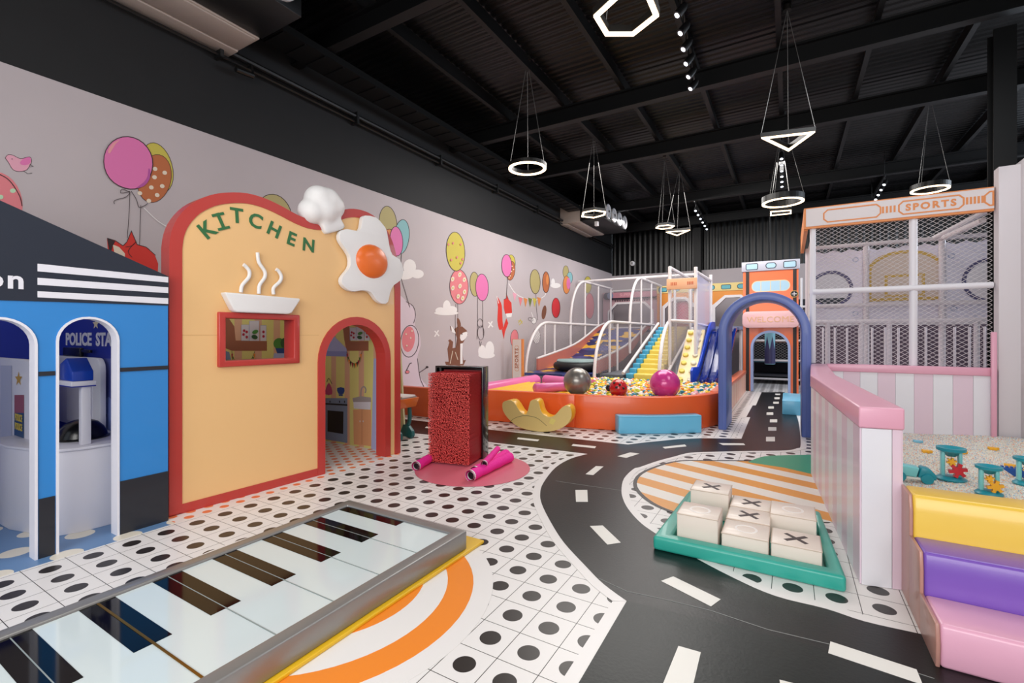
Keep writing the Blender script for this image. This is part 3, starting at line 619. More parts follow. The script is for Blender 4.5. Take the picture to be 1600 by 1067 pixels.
# interior objects
cn = thing('reception_counter', 'plain white counter inside the blue playhouse', 'counter', (-4.8, 1.4, 0), 0)
m_cw = M('white laminate', '#DCDBE4', .3)
MB().prism([(-5.3, 1.05), (-4.84, 1.06), (-4.40, 1.17), (-4.33, 1.30), (-4.31, 1.66), (-5.3, 1.66)], lambda u, v, w: (u, v, w), 0, .585, m_cw).build('cabinet', None, cn, bevel=.006)
MB().prism([(-5.31, 1.04), (-4.84, 1.05), (-4.39, 1.16), (-4.32, 1.30), (-4.30, 1.662), (-5.31, 1.662)], lambda u, v, w: (u, v, w), .585, .605, m_cw).build('countertop', None, cn, bevel=.004)
bp = thing('kiosk_panel', 'white round-cornered panel standing on the counter behind the blue roofed sign', 'panel', (-5.2, 1.66, .606))
q = [(-5.9, .606), (-4.9, .606)]+[(-4.9+a-.1, b) for a, b in arc(0, 1.11, .1, 0, 90, 6)]+[(-5.9, 1.21)]
MB().prism([(a, b) for a, b in q], lambda u, v, w: (u, w, v), 1.60, 1.64, m_wv).build('board', None, bp, bevel=.006); MB().box((-5.6, 1.592, .64), (-5.05, 1.60, 1.1), M('panel inset', '#CFCFDC', .4)).build('inset', None, bp)
ks = thing('roofed_sign', 'blue house-shaped block on a white post standing on the counter', 'toy sign', (-4.42, 1.33, .606))
MB().box((-4.45, 1.33, .606), (-4.395, 1.385, 1.035), m_wv).build('post', None, ks, bevel=.004)
MB().box((-4.66, 1.27, 1.035), (-4.38, 1.41, 1.07), m_wv).build('band', None, ks, bevel=.004); MB().box((-4.66, 1.272, 1.028), (-4.382, 1.408, 1.036), blue_w).build('blue_edge', None, ks)
MB().prism([(-4.64, 1.07), (-4.40, 1.07), (-4.40, 1.14), (-4.52, 1.235), (-4.64, 1.19)], lambda u, v, w: (u, w, v), 1.28, 1.40, vinyl('royal blue foam', '#1544B4', .4)).build('roof_block', None, ks, bevel=.006)
hl = thing('toy_helmet', 'black toy riot helmet lying on the white counter', 'helmet', (-4.72, 1.43, .606))
m_bp = M('black gloss plastic', '#0E0E11', .22)
h = MB(); h.lathe([(.155, 0), (.15, .03), (.13, .075), (.095, .115), (.05, .135), (.005, .14)], (-4.72, 1.43, .612), m_bp, 28); h.build('shell', None, hl, smooth=True)
MB().lathe([(.165, 0), (.168, .008), (.155, .014)], (-4.72, 1.43, .607), m_bp, 28).build('brim', None, hl, smooth=True)
MB().box((-4.60, 1.36, .606), (-4.55, 1.42, .62), m_bp).build('strap', None, hl)
gn = thing('toy_radio_set', 'black toy radio set lying on top of the white panel', 'toy', (-5.3, 1.68, 1.211))
MB().box((-5.75, 1.605, 1.211), (-5.35, 1.635, 1.29), m_bp).build('case', None, gn, bevel=.008); MB().box((-5.35, 1.608, 1.25), (-5.15, 1.632, 1.275), m_bp).build('barrel', None, gn, bevel=.004)
sp = thing('star_poster_stand', 'white arched stand with gold star and sunset poster at left inside the playhouse', 'stand', (-5.55, 1.2, 0))
def q12(px, py): q = onY(1.2, px, py); return (q.x, q.z)
MB().prism([(-5.95, 0), (-4.98, 0), (-4.98, 1.21), (-5.9, 1.21), (-5.95, 1.16)], lambda u, v, w: (u, w, v), 1.2, 1.25, m_wv).build('frame', None, sp, bevel=.005)
p2 = Paint(q12, .001, .001); p2.out = lambda u, v, w: (u, 1.2-w, v)
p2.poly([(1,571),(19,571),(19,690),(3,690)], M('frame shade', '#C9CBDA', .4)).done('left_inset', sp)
star(p2, 29.5, 592, 12, m_gold, .5); p2.done('gold_star', sp)
p2.poly([(23,617),(38,617),(38,645),(23,645)], M('sunset pink', '#A65F68', .5)).poly([(23,645),(38,645),(38,694),(23,694)], M('poster teal', '#35557A', .5)).done('poster', sp)
for y in (653, 667):
    q = q12(30.5, y); text('lettering', 'POLICE', .075, M('poster yellow', '#DBC052', .5), sp, lambda a, b, w, q=q: (q[0]+a, 1.194-w, q[1]+b), .002, .001, sx=.7)

# ============================================================ PIANO
pno = thing('floor_piano', 'giant floor piano with grey frame, glass keys and yellow base lying on dotted floor', 'piano', (-2.33, 1.1, 0))
m_steel = M('brushed steel frame', '#969593', .36, .55, .04, 40)
X0, X1, Y0, Y1 = -2.905, -1.79, -1.2, 2.455
MB().box((X0+.02, Y0, .001), (-1.765, 2.62, .022), vinyl('yellow base', '#E9BB1E', .35)).build('base_mat', None, pno, bevel=.006)
fr = MB()
ob = [(X0, Y0), (X1, Y0), (X1, Y1), (X0, Y1)]; ib = [(X0+.075, Y0+.075), (X1-.075, Y0+.075), (X1-.075, Y1-.075), (X0+.075, Y1-.075)]
fr.ring(ob, ib, lambda u, v, w: (u, v, w), .022, .14, m_steel); fr.build('frame', None, pno, bevel=.008)
m_key = M('pale glass key', '#D0DCDD', .08, 0, coat=.3); m_bk = M('black glass key', '#050507', .06, 0, spec=.28)
keys_y = [.913+.2912*i for i in range(-6, 6)]
ys = [Y0+.078]+[y for y in keys_y if y > Y0+.1]+[Y1-.078]
for a, b in zip(ys, ys[1:]): MB().box((X0+.078, a+.002, .10), (X1-.078, b-.002, .126), m_key).build('white_key', None, pno)
for y in keys_y:
    if y < Y0+.2: continue
    a, b = y-.068, min(y+.068, Y1-.078); MB().box((X0+.078, a, .1262), (-2.262, b, .1275), m_bk).build('black_key', None, pno)
for i, y in enumerate(keys_y):
    if y < Y0+.2 or y > Y1-.2: continue
    g = abs(y-.913) < .01
    MB().box((X0+.085, y-(.005 if g else .0022), .1276), (X1-.08, y+(.005 if g else .0022), .1295 if g else .1282), M('brass strip', '#9A7420', .3, .9) if g else M('key joint', '#8C9796', .4)).build('key_divider', None, pno, label='brass divider strip' if g else None)
MB().box((X0+.076, Y0+.076, .03), (X1-.076, Y1-.076, .099), M('piano bed', '#222427', .5)).build('bed', None, pno)

# ============================================================ PIN ART BOARD
pin = thing('pin_art_board', 'tall black-framed board packed with red plastic pins on the pink disc', 'pin board', (-3.1, 4.2, 0), 0)
m_pf = M('black gloss frame', '#0C0D10', .18, coat=.4); m_pin = M('red pin plastic', '#B5141F', .35); m_pit = M('red pin tip', '#EE6460', .3)
th = math.radians(12); ct, st = math.cos(th), math.sin(th)
def PN(u, v, w): return (-3.281+u*ct-w*st, 4.40+u*st+w*ct, v)      # u across, v up, w depth (+ away)
b = MB(); b.ring([(-.30, .002), (.30, .002), (.30, 1.045), (-.30, 1.045)], [(-.28, .025), (.28, .025), (.28, 1.025), (-.28, 1.025)], PN, -.085, .085, m_pf)
b.prism([(-.28, .025), (.28, .025), (.28, 1.025), (-.28, 1.025)], PN, .06, .08, m_pf); b.build('frame', None, pin, bevel=.004)
b = MB(); b.prism([(-.215, .03), (.278, .03), (.278, 1.0), (-.215, 1.0)], PN, -.03, 0.03, M('pin bed', '#7A0E16', .6)); b.build('pin_bed', None, pin)
NX, NZ = 35, 66; k = 0; rest = MB()
import heapq
for j in range(NZ):
    for i in range(NX):
        u = -.195+.475*i/(NX-1); v = .03+.955*j/(NZ-1); w = -.43+rnd.uniform(-.008, .008)
        d1 = math.hypot((u+.0)/.5, (v-.70)/.4)
        w += .05*math.exp(-((u+.02)**2+(v-.72)**2)/.004)+.03*math.exp(-((u-.1)**2+(v-.42)**2)/.006)+(rnd.uniform(0, .05) if rnd.random() < .06 else 0)
        front = (i >= NX-4) 
        tgt = rest
        if front: tgt = MB()
        jt = rnd.uniform(-.002, .002), rnd.uniform(-.002, .002)
        tgt.tube([PN(u, v, -.05), PN(u+jt[0], v+jt[1], w)], .0036, m_pin, 4, False)
        a = Vector(PN(u+jt[0], v+jt[1], w)); tgt.box(a-Vector((.0038, .005, .0038)), a+Vector((.0038, .003, .0038)), m_pit)
        if front: tgt.build('pin', None, pin)
rest.build('pin_field', None, pin, kind='stuff')
m_hot = M('hot pink fabric', '#F0229C', .8, 0, .3, 40)
def rolls(lst, label):
    lo = lst[0][0]; t = thing('rolled_foot_pad', label, 'pad', (lo[0], lo[1], 0))
    for a, b_, r in lst:
        A, B = Vector(a), Vector(b_); d = (B-A); n = 9
        MB().tube([A+d*(i/n) for i in range(n+1)], [r*(1+.06*math.sin(i*2.4)) for i in range(n+1)], m_hot, 14, False).build('roll', None, t, smooth=True)
        ring = MB(); ring.tube([A-d.normalized()*.006, A+d.normalized()*.012], [r*1.04, r*1.04], M('white piping', '#E8DDE4', .7), 14, False); ring.tube([A, A+d.normalized()*.02], [r*.72, r*.72], M('white piping', '#E8DDE4', .7), 14, False); ring.build('end_piping', None, t, smooth=True)
        MB().lathe([(r*.7, 0), (r*.3, .0), (.001, .0)], A+d.normalized()*.018, M('dark hollow', '#2A1420', .9), 12, d.to_track_quat('Z', 'Y').to_matrix().to_4x4()).build('hollow', None, t)
a, b_ = F(735, 745, .045), F(800, 716, .045)
rolls([((a.x, a.y, .055), (b_.x-.03, b_.y+.0, .055), .054), ((a.x-.035, a.y+.13, .055), (b_.x-.13, b_.y+.09, .055), .054), ((a.x+.01, a.y+.22, .12), (b_.x-.20, b_.y+.02, .12), .032)], 'bright pink rolled pads at the right foot of the pin board')
a, b_ = F(650, 730, .04), F(690, 706, .04)
rolls([((a.x, a.y, .05), (b_.x, b_.y, .05), .048)], 'bright pink rolled pad at the left foot of the pin board')

# ============================================================ TIC TAC TOE TRAY
tr = thing('game_tray', 'teal padded tray holding cream noughts-and-crosses blocks', 'tray', (-.25, 3.6, 0))
m_teal = vinyl('teal vinyl', '#2FA494', .35); m_cream = vinyl('cream vinyl', '#E6D9CD', .4)
ob = [(-.765, 3.10), (.27, 3.10), (.20, 4.17), (-.73, 4.17)]; ib = [(-.655, 3.195), (.185, 3.195), (.165, 4.06), (-.66, 4.06)]
MB().ring(ob, ib, lambda u, v, w: (u, v, w), .002, .092, m_teal).build('rim', None, tr, bevel=.028, seg=4)
MB().prism(ib, lambda u, v, w: (u, v, w), .006, .03, m_teal).build('tray_floor', None, tr)
m_x = M('dark brown print', '#3A2C2A', .5); m_o = M('pale print', '#EFE9E4', .45)
cubes = [((-.635, -.385), (3.205, 3.455), .235, 'O', 'at the tray front left corner'), ((-.365, -.105), (3.205, 3.455), .165, 'O', 'in the middle of the front row'),
 ((-.092, .165), (3.205, 3.455), .165, 'X', 'at the tray front right corner'), ((-.365, -.105), (3.46, 3.71), .172, 'X', 'in the very centre of the tray'),
 ((-.365, -.105), (3.715, 3.965), .176, 'X', 'in the back row next to the middle block'), ((-.11, .155), (3.62, 3.90), .20, 'O', 'behind the front right cross block'), ((-.645, -.38), (3.76, 4.02), .235, 'X', 'alone at the back left corner')]
for (x0, x1), (y0, y1), h, s, lab in cubes:
    t = thing('game_block', 'cream block with '+('dark cross ' if s == 'X' else 'pale ring ')+lab, 'block', ((x0+x1)/2, (y0+y1)/2, .031), group='noughts and crosses blocks')
    MB().box((x0, y0, .031), (x1, y1, h), m_cream).build('cube', None, t, bevel=.008)
    cx, cy = (x0+x1)/2, (y0+y1)/2; e = MB()
    if s == 'X':
        for sg in (1, -1):
            P = [(cx-.055, cy-.055*sg), (cx-.01, cy-.012*sg), (cx+.012, cy+.008*sg), (cx+.055, cy+.055*sg)]
            e.ring(inset(P, .013, False), inset(P, -.013, False), lambda u, v, w, sg=sg: (u, v, w), h-.001, h+.0012+.0003*sg, m_x, False)
    else: e.ring(disc(cx, cy, .066, 32), disc(cx, cy, .052, 32), lambda u, v, w: (u, v, w), h-.001, h+.0012, m_o)
    e.build('cross_mark' if s == 'X' else 'ring_mark', None, t)
    P = [(x0+.01, y0+.01), (x1-.01, y0+.01), (x1-.01, y1-.01), (x0+.01, y1-.01)]
    MB().tube([(a, b, h-.006) for a, b in [(x0, y0), (x1, y0), (x1, y1), (x0, y1), (x0, y0)]], .003, M('piping tan', '#C9B4A2', .5), 5).build('piping', None, t)

# ============================================================ SAND PIT WALLS AND STEPS
m_pk = vinyl('pink vinyl', '#E4A7BC', .35); m_pst = vinyl('pale pink vinyl', '#E2CBD9', .4); m_wst = vinyl('white striped vinyl', '#E6E6EC', .4)
sw = thing('sandpit_side_wall', 'pink-topped striped padded wall along the left of the sand pit', 'padded wall', (.4, 5.4, 0))
Lf = [(.352, 3.27), (.20, 5.60), (.28, 7.90)]; Rt = [(.532, 3.31), (.395, 5.75), (.44, 7.90)]
fz = lambda u, v, w: (u, v, w)
MB().prism([Lf[0], Rt[0], Rt[1], Rt[2], Lf[2], Lf[1]], fz, .002, .88, M('wall core', '#B9AEB8', .6)).build('core', None, sw)
Lo, Ro = [(.338, 3.255), (.186, 5.60), (.268, 7.92)], [(.546, 3.29), (.409, 5.75), (.454, 7.92)]
MB().prism([Lo[0], Ro[0], Ro[1], Ro[2], Lo[2], Lo[1]], fz, .88, 1.0, m_pk).build('cap', None, sw, bevel=.012, seg=3)
def panels(A, B, n, z0, z1, parent, flip, k0=0, th=.008):
    A, B = Vector(A), Vector(B); d = (B-A)/n; nn = Vector((d.y, -d.x)).normalized()*flip*th; g = d.normalized()*.0015
    for i in range(n):
        a, b = A+d*i+g, A+d*(i+1)-g
        MB().prism([tuple(a), tuple(b), tuple(b+nn), tuple(a+nn)], fz, z0, z1, [m_wst, m_pst][(i+k0) % 2]).build('panel', None, parent)
panels(Lf[0], Lf[1], 12, .003, .879, sw, -1, 1); panels(Lf[1], Lf[2], 11, .003, .879, sw, -1, 1)
panels(Rt[0], Rt[1], 12, .003, .879, sw, 1, 1); panels(Rt[1], Rt[2], 10, .003, .879, sw, 1, 1)
e0, e1 = Vector(Lf[0]), Vector(Rt[0]); em = e0+(e1-e0)*.76
for a, b, m in ((e0, em, m_wst), (em+(e1-e0).normalized()*.003, e1, m_pst)): MB().prism([tuple(a), tuple(b), (b.x, b.y-.009), (a.x, a.y-.009)], fz, .003, .879, m).build('panel', None, sw)
bw_ = thing('sandpit_back_wall', 'pink-topped wall of white and pink padded panels behind the sand pit', 'padded wall', (1.4, 8.0, 0))
MB().box((.46, 7.93, .002), (2.17, 8.03, .90), M('wall core', '#B9AEB8')).build('core', None, bw_)
MB().box((.46, 7.90, .90), (2.18, 8.06, 1.0), m_pk).build('cap', None, bw_, bevel=.012)
panels((.46, 7.93), (2.16, 7.93), 9, .003, .899, bw_, 1, 0)
tag(MB().box((2.115, 7.84, .002), (2.165, 7.89, 1.44), m_pk).build('corner_pad', None, None, bevel=.01), 'tall narrow pink pad at the right corner of the sand pit', 'pad')
stp = thing('soft_steps', 'padded steps in pink, purple and yellow leading up to the sand pit', 'steps', (1.4, 2.95, 0))
m_s = [vinyl('step pink', '#E3A9C1', .3), vinyl('step purple', '#7A54B5', .3), vinyl('step yellow', '#F0C74E', .3)]; m_sd = vinyl('step side brown', '#B58478', .35)
prof = [[(2.61, .002), (2.60, .10), (2.615, .185), (2.885, .185), (2.885, .002)], [(2.885, .002), (2.885, .30), (2.90, .375), (3.115, .375), (3.115, .002)], [(3.115, .002), (3.105, .50), (3.13, .58), (3.32, .58), (3.32, .002)]]
for (pr, m, lb) in zip(prof, m_s, ('pink bottom step', 'purple middle step', 'yellow top step')):
    MB().prism(pr, lambda u, v, w: (w, u, v), .548, 2.39, m).build('step', None, stp, bevel=.016, seg=3, label=lb)
    MB().prism([(a, b) for a, b in pr], lambda u, v, w: (w, u, v), .532, .5475, m_sd).build('side_panel', None, stp, bevel=.004)

# sand
rs = random.Random(3); gm = [M('bead '+c, c, .4) for c in ('#E8E6E0', '#C6D2DE', '#DDB898', '#96B0CC', '#EFEBE4', '#D9D6C6', '#B8C4C8', '#E59A7C')]
def sandz(x, y): return .15+.018*math.sin(x*3.1+y*1.7)+.014*math.sin(y*3.3-x*2)+.03*max(0, (4.2-y))*.6
def wallx(y): return (.545-.13*(y-3.31)/2.44 if y < 5.75 else .412+.02*(y-5.75))+.006
sd = MB(); nx, ny = 26, 60; XA, XB_, YA, YC = .42, 2.39, 3.33, 7.92
for j in range(ny+1):
    for i in range(nx+1):
        y = YA+(YC-YA)*j/ny; xw = wallx(y); x = xw+(XB_-xw)*i/nx; sd.v.append((x, y, sandz(x, y)))
w_ = nx+1
sd.mi(gm[5])
for j in range(ny):
    for i in range(nx): sd.f.append((j*w_+i, j*w_+i+1, (j+1)*w_+i+1, (j+1)*w_+i)); sd.m.append(0)
for g in range(42000):
    y = YA+.01+(YC-YA-.02)*rs.random()**1.25; x = rs.uniform(wallx(y)+.008, XB_-.008); z = sandz(x, y); r = rs.uniform(.0045, .008)
    n = len(sd.v); a = rs.uniform(0, 6)
    for kk in range(3): sd.v.append((x+r*math.cos(a+kk*2.09), y+r*math.sin(a+kk*2.09), z-.002))
    sd.v.append((x, y, z+r*1.1)); k = sd.mi(gm[rs.randrange(8)])
    sd.f += [(n, n+1, n+3), (n+1, n+2, n+3), (n+2, n, n+3)]; sd.m += [k]*3
so = tag(sd.build('play_sand', None, None, kind='stuff'), 'pale multicoloured beads filling the sand pit', 'sand')
# sand toys
m_tq, m_tl, m_rd, m_yl = M('toy teal', '#1B8FA0', .3), M('toy aqua', '#7CCFD3', .3), M('toy red', '#CE2E3A', .3), M('toy yellow', '#F0B02C', .3)
def toy_mill(px, py, sc, wheel, label):
    p = F(px, py, .17); z = sandz(p.x, p.y)+.004; t = thing('sand_mill', label, 'sand toy', (p.x, p.y, z), 0, 'sand mills')
    c = Vector((p.x, p.y, z))
    MB().lathe([(.10*sc, 0), (.105*sc, .012), (.08*sc, .03), (.05*sc, .035)], c, m_tq, 20).build('base', None, t, smooth=True)
    for s in (-1, 1): MB().box(c+Vector((s*.055*sc-.012, -.03*sc, .03)), c+Vector((s*.055*sc+.012, .03*sc, .24*sc)), m_tl).build('side', None, t, bevel=.006)
    MB().lathe([(.03*sc, .20*sc), (.06*sc, .235*sc), (.098*sc, .25*sc), (.10*sc, .275*sc), (.085*sc, .275*sc), (.05*sc, .245*sc)], c, m_tq, 20).build('funnel', None, t, smooth=True)
    for (wx, wz, r, m) in ((-.01, .165, .030, m_yl), (.03, .095, .055, wheel)):
        q0 = c+Vector((wx*sc, -.055*sc, wz*sc)); wm = MB(); wm.lathe([(r*sc*.6, -.022*sc), (r*sc*.6, .022*sc)], q0, m, 14, Matrix.Rotation(PI/2, 4, 'X'))
        for k in range(6):
            a = k*PI/3+.3; ca, sa = math.cos(a), math.sin(a); P = [(r*.45, -r*.22), (r*1.05, -r*.30), (r*1.12, r*.18), (r*.45, r*.22)]
            wm.prism([(u*ca-v*sa, u*sa+v*ca) for u, v in P], lambda u, v, w: (q0.x+u*sc, q0.y+w, q0.z+v*sc), -.02*sc, .02*sc, m)
        wm.build('paddle_wheel', None, t, kind=None)
toy_mill(1486, 748, 1.0, m_rd, 'teal sand mill with a red paddle wheel standing upright in the beads')
toy_mill(1545, 772, .8, m_yl, 'teal sand mill with a yellow wheel just behind the yellow step')
toy_mill(1604, 760, .8, m_yl, 'teal sand mill at the right edge beside the blue scoop')
p = F(1430, 748, .17); z = sandz(p.x, p.y)+.003; t = thing('toy_dump_truck', 'aqua toy truck with teal cab and wheels by the striped wall', 'toy truck', (p.x, p.y, z))
c = Vector((p.x, p.y, z))
MB().box(c+Vector((-.16, -.05, .03)), c+Vector((.06, .05, .05)), M('toy white', '#E4E4DE', .4)).build('chassis', None, t, bevel=.004)
MB().prism([(-.16, .06), (.0, .05), (.02, .13), (-.16, .15)], lambda u, v, w: (c.x+u, c.y+w, c.z+v), -.055, .055, m_tl).build('dump_bed', None, t, bevel=.008)
MB().prism([(.01, .05), (.13, .04), (.13, .08), (.09, .13), (.03, .14)], lambda u, v, w: (c.x+u, c.y+w, c.z+v), -.05, .05, m_tq).build('cab', None, t, bevel=.008)
for dx in (-.11, .07):
    for dy in (-.05, .05): MB().lathe([(.04, -.012), (.045, 0), (.04, .012)], c+Vector((dx, dy, .045)), m_tq, 16, Matrix.Rotation(PI/2, 4, 'X')).build('wheel', None, t, smooth=True)
p = F(1590, 744, .17); z = sandz(p.x, p.y)+.004; t = thing('sand_scoop', 'dark blue toothed sand scoop at the right edge of the beads', 'sand toy', (p.x, p.y, z)); c = Vector((p.x, p.y, z))
b = MB(); b.prism([(-.11, .07), (.11, .07), (.06, 0), (-.02, 0)], lambda u, v, w: (c.x+u, c.y+w, c.z+v), -.02, .02, M('toy blue', '#1C55A8', .35)); b.build('blade', None, t, bevel=.004)
b = MB(); [b.box(c+Vector((-.105+.03*i, -.015, .068)), c+Vector((-.09+.03*i, .015, .085))) for i in range(7)]; b.build('teeth', M('toy blue', '#1C55A8'), t)
for (px, py, m, lb) in ((1434, 692, M('toy sky', '#7FC0DA', .4), 'sky blue sand mould near the striped wall'), (1448, 708, m_yl, 'yellow sand mould left of the red-wheeled mill'), (1503, 706, m_yl, 'yellow sand mould behind the red-wheeled mill'), (1552, 701, m_yl, 'yellow sand mould farthest to the back right'), (1579, 724, m_yl, 'yellow sand mould beside the blue scoop')):
    p = F(px, py, .16); z = sandz(p.x, p.y)+.001; b = MB(); P = [((.05 if i % 2 == 0 else .025)*math.cos(PI*i/5), (.05 if i % 2 == 0 else .025)*math.sin(PI*i/5)) for i in range(10)]
    b.prism(P, lambda u, v, w: (p.x+u, p.y+v, z+w), 0, .03, m); o = b.build('sand_mould', None, None, bevel=.004); origin_to(o, (p.x, p.y, z)); tag(o, lb, 'sand toy', 'star sand moulds')

# ============================================================ BALL PIT ENCLOSURE
m_po = vinyl('pit orange vinyl', '#F0632A', .32); m_pp = vinyl('pit pink vinyl', '#DE6FA6', .3)
pit = thing('ball_pit_wall', 'curved orange padded wall around the ball pit', 'padded wall', (-3, 6.4, 0))
pf = [F(*p).to_2d() for p in [(769,658),(835,663),(898,668.6),(958,672.5)]]+[Vector(q) for q in [(-1.75, 6.88), (-1.42, 7.12), (-1.12, 7.5), (-.93, 8.0)]]
pf = [(-5.0, 6.16)]+[tuple(v) for v in smooth_path(pf, 4)]
def seg_wall(P, th, z1, mat, parent, name, bev=.012):
    a = P; b_ = inset(P, th, False); MB().ring(a, b_, fz, .002, z1, mat, False).build(name, None, parent, bevel=bev)
i_s = min(range(len(pf)), key=lambda i: abs(pf[i][0]-F(898, 668.6).x))
seg_wall(pf[:i_s+1], .14, .50, m_po, pit, 'left_section'); seg_wall(pf[i_s:], .14, .50, m_po, pit, 'curved_section')
MB().box((XL+.005, 6.14, .002), (-5.003, 6.28, .50), vinyl('pit dark orange vinyl', '#D2592A', .4)).build('wall_section', None, pit, bevel=.01)
ps = thing('pit_side_wall', 'low orange striped wall from the blue arch to the orange tower', 'padded wall', (-.95, 10.5, 0))
MB().box((-1.06, 8.02, .002), (-.94, 13.1, .44), M('side core', '#C98A70')).build('core', None, ps)
MB().box((-1.08, 8.0, .44), (-.92, 13.12, .52), vinyl('orange pink cap', '#E8764F', .3)).build('cap', None, ps, bevel=.01)
P_ = [(-.94+.001, 13.1), (-.94+.001, 8.02)]
for i in range(20):
    y = 8.02+i*.254; MB().box((-.938, y+.002, .003), (-.93, y+.252, .439), [vinyl('side salmon', '#E3A084'), vinyl('side peach', '#E8B79C')][i % 2]).build('panel', None, ps)
# contents: yellow inflatable, borders, roll
mat_y = thing('inflatable_mat', 'yellow ribbed bouncy mat at the left of the ball pit', 'mat', (-4.2, 7.6, .1))
b = MB(); 
for i in range(14):
    x = -4.62+i*.115; b.tube([(x, 6.68, .36), (x-.05, 8.6, .36)], .075, None, 10)
b.build('ribbed_top', vinyl('inflatable yellow', '#F2BC18', .3), mat_y, smooth=True); MB().box((-4.68, 6.68, .005), (-3.1, 8.6, .35), M('mat base', '#DDA21C')).build('base', None, mat_y)
tag(MB().tube([(-4.83, 6.66, .40), (-4.83, 8.0, .40), (-4.83, 9.2, .40)], [.13, .13, .13], m_pp, 14).build('pink_bolster', None, None, smooth=True), 'long pink bolster along the left edge of the yellow mat', 'bolster', )
tag(MB().tube([(-4.66, 9.36, .40), (-4.0, 9.12, .40), (-3.35, 8.85, .40)], .12, m_pp, 14).build('pink_bolster', None, None, smooth=True), 'pink bolster across the back of the yellow mat below the slide', 'bolster')
rl = thing('foam_roll', 'short glossy pink roll lying on the yellow mat beside the silver ball', 'roll', (-3.5, 7.2, .45))
A, B = Vector((-3.68, 7.0, .51)), Vector((-3.2, 7.75, .51)); d = (B-A).normalized()
MB().tube([A-d*.02, A, A+(B-A)*.5, B], [.06, .08, .08, .08], vinyl('roll pink', '#DC6AA8', .25), 18).build('body', None, rl, smooth=True)
def big_ball(name, c, r, m, label, bumps=False):
    t = thing(name, label, 'ball', (c[0], c[1], c[2]-r))
    MB().ball(c, r, m, 32, 20).build('shell', None, t, smooth=True)
    MB().lathe([(r*.06, 0), (r*.07, .004), (r*.03, .006)], Vector(c)+Vector((0, -r*.995, 0)), m, 12, Matrix.Rotation(PI/2, 4, 'X')).build('valve', None, t)
    return t
big_ball('exercise_ball', (-2.93, 7.02, .66), .222, M('silver ball', '#8E8A84', .28, .6), 'large silver grey exercise ball at the edge of the ball pit')
big_ball('exercise_ball', (-1.69, 7.62, .63), .232, M('pink ball', '#D23C90', .25, .1, coat=.4), 'large bright pink exercise ball in the ball pit')
t = big_ball('ladybird_ball', (-2.36, 7.35, .55), .145, M('red ball', '#C21A22', .25, coat=.4), 'small red ladybird ball with black head among the plastic balls')
b = MB().ball((-2.50, 7.33, .55), .06, M('ladybird black', '#1A1216', .4), 14, 10); b.build('head', None, t, smooth=True)
b = MB(); [b.ball(Vector((-2.36, 7.35, .55))+Vector((math.sin(a)*math.cos(e), -math.cos(a)*math.cos(e), math.sin(e)))*.14, .022, M('ladybird black'), 8, 6) for a, e in ((.5, .5), (-.3, .7), (.9, .1), (.1, .2))]; b.build('spots', None, t, smooth=True)
# plastic balls
bc = [('yellow', '#F2C926'), ('white', '#EDE8E0'), ('teal', '#1F7C94'), ('orange', '#F08528'), ('dark green', '#1F5F50'), ('pale pink', '#EDB2BE'), ('lime', '#BFC83A')]
bms = []
for nme, hx in bc:
    mb = MB().ball((0, 0, 0), .040, M('ball '+nme, hx, .3), 12, 8); me_o = mb.build('pit_ball', None, None, smooth=True); bms.append((nme, me_o.data)); bpy.data.objects.remove(me_o)
def in_pit(x, y):
    if y > 10.15 or x > -1.12 or x < -3.95: return False
    if x < -3.1 and y < 8.68: return False
    for a, b_ in zip(pf, pf[1:]):
        pass
    q = min(pf, key=lambda p: (p[0]-x)**2+(p[1]-y)**2); 
    j = min(range(1, len(pf)), key=lambda i: (pf[i][0]-x)**2+(pf[i][1]-y)**2); a = Vector(pf[j-1]); b_ = Vector(pf[j]); d = (b_-a).normalized()
    return (Vector((x, y))-a).dot(Vector((-d.y, d.x))) > .18
br = random.Random(11); cand = []
y = 6.5; row = 0
while y < 10.2:
    x = -3.95+(.036 if row % 2 else 0)
    while x < -1.0:
        xx, yy = x+br.uniform(-.008, .008), y+br.uniform(-.008, .008)
        if in_pit(xx, yy) and math.hypot(xx+2.93, yy-7.02) > .14 and math.hypot(xx+1.69, yy-7.62) > .16 and math.hypot(xx+2.36, yy-7.35) > .12:
            cand.append((yy*.86-xx*.5, xx, yy, .415+br.uniform(-.02, .028)))
        x += .079
    y += .069; row += 1
cand.sort(); near, far = cand[:298], cand[298:]
wts = [5, 4, 3, 2.5, 1, 1.5, 1.5]
for d_, x, y, z in near:
    nme, me = bms[br.choices(range(7), wts)[0]]
    o = bpy.data.objects.new('pit_ball', me); C.objects.link(o); o.location = (x, y, z)
    reg = 'in front of the silver ball' if (x < -2.62) else 'around the ladybird ball' if x < -2.05 else 'beside the big pink ball' if x < -1.42 else 'near the blue arch'
    tag(o, 'small '+nme+' plastic ball '+reg, 'ball', nme+' plastic balls '+reg)
b = MB()
for d_, x, y, z in far: b.ball((x, y, z), .040, M('ball '+bc[br.choices(range(7), wts)[0]][0], '#FFFFFF'), 7, 5)
tag(b.build('plastic_ball_heap', None, None, kind='stuff', smooth=True), 'heap of small coloured plastic balls filling the back of the pit', 'balls')
MB().prism([(-3.9, 8.7), (-3.05, 8.7), (-3.05, 6.72), (-2.6, 6.75), (-1.8, 7.1), (-1.3, 7.6), (-1.12, 8.1), (-1.12, 10.1), (-3.9, 10.1)], fz, .005, .375, M('pit filling', '#C9B48A', .6)).build('pit_base', None, pit)

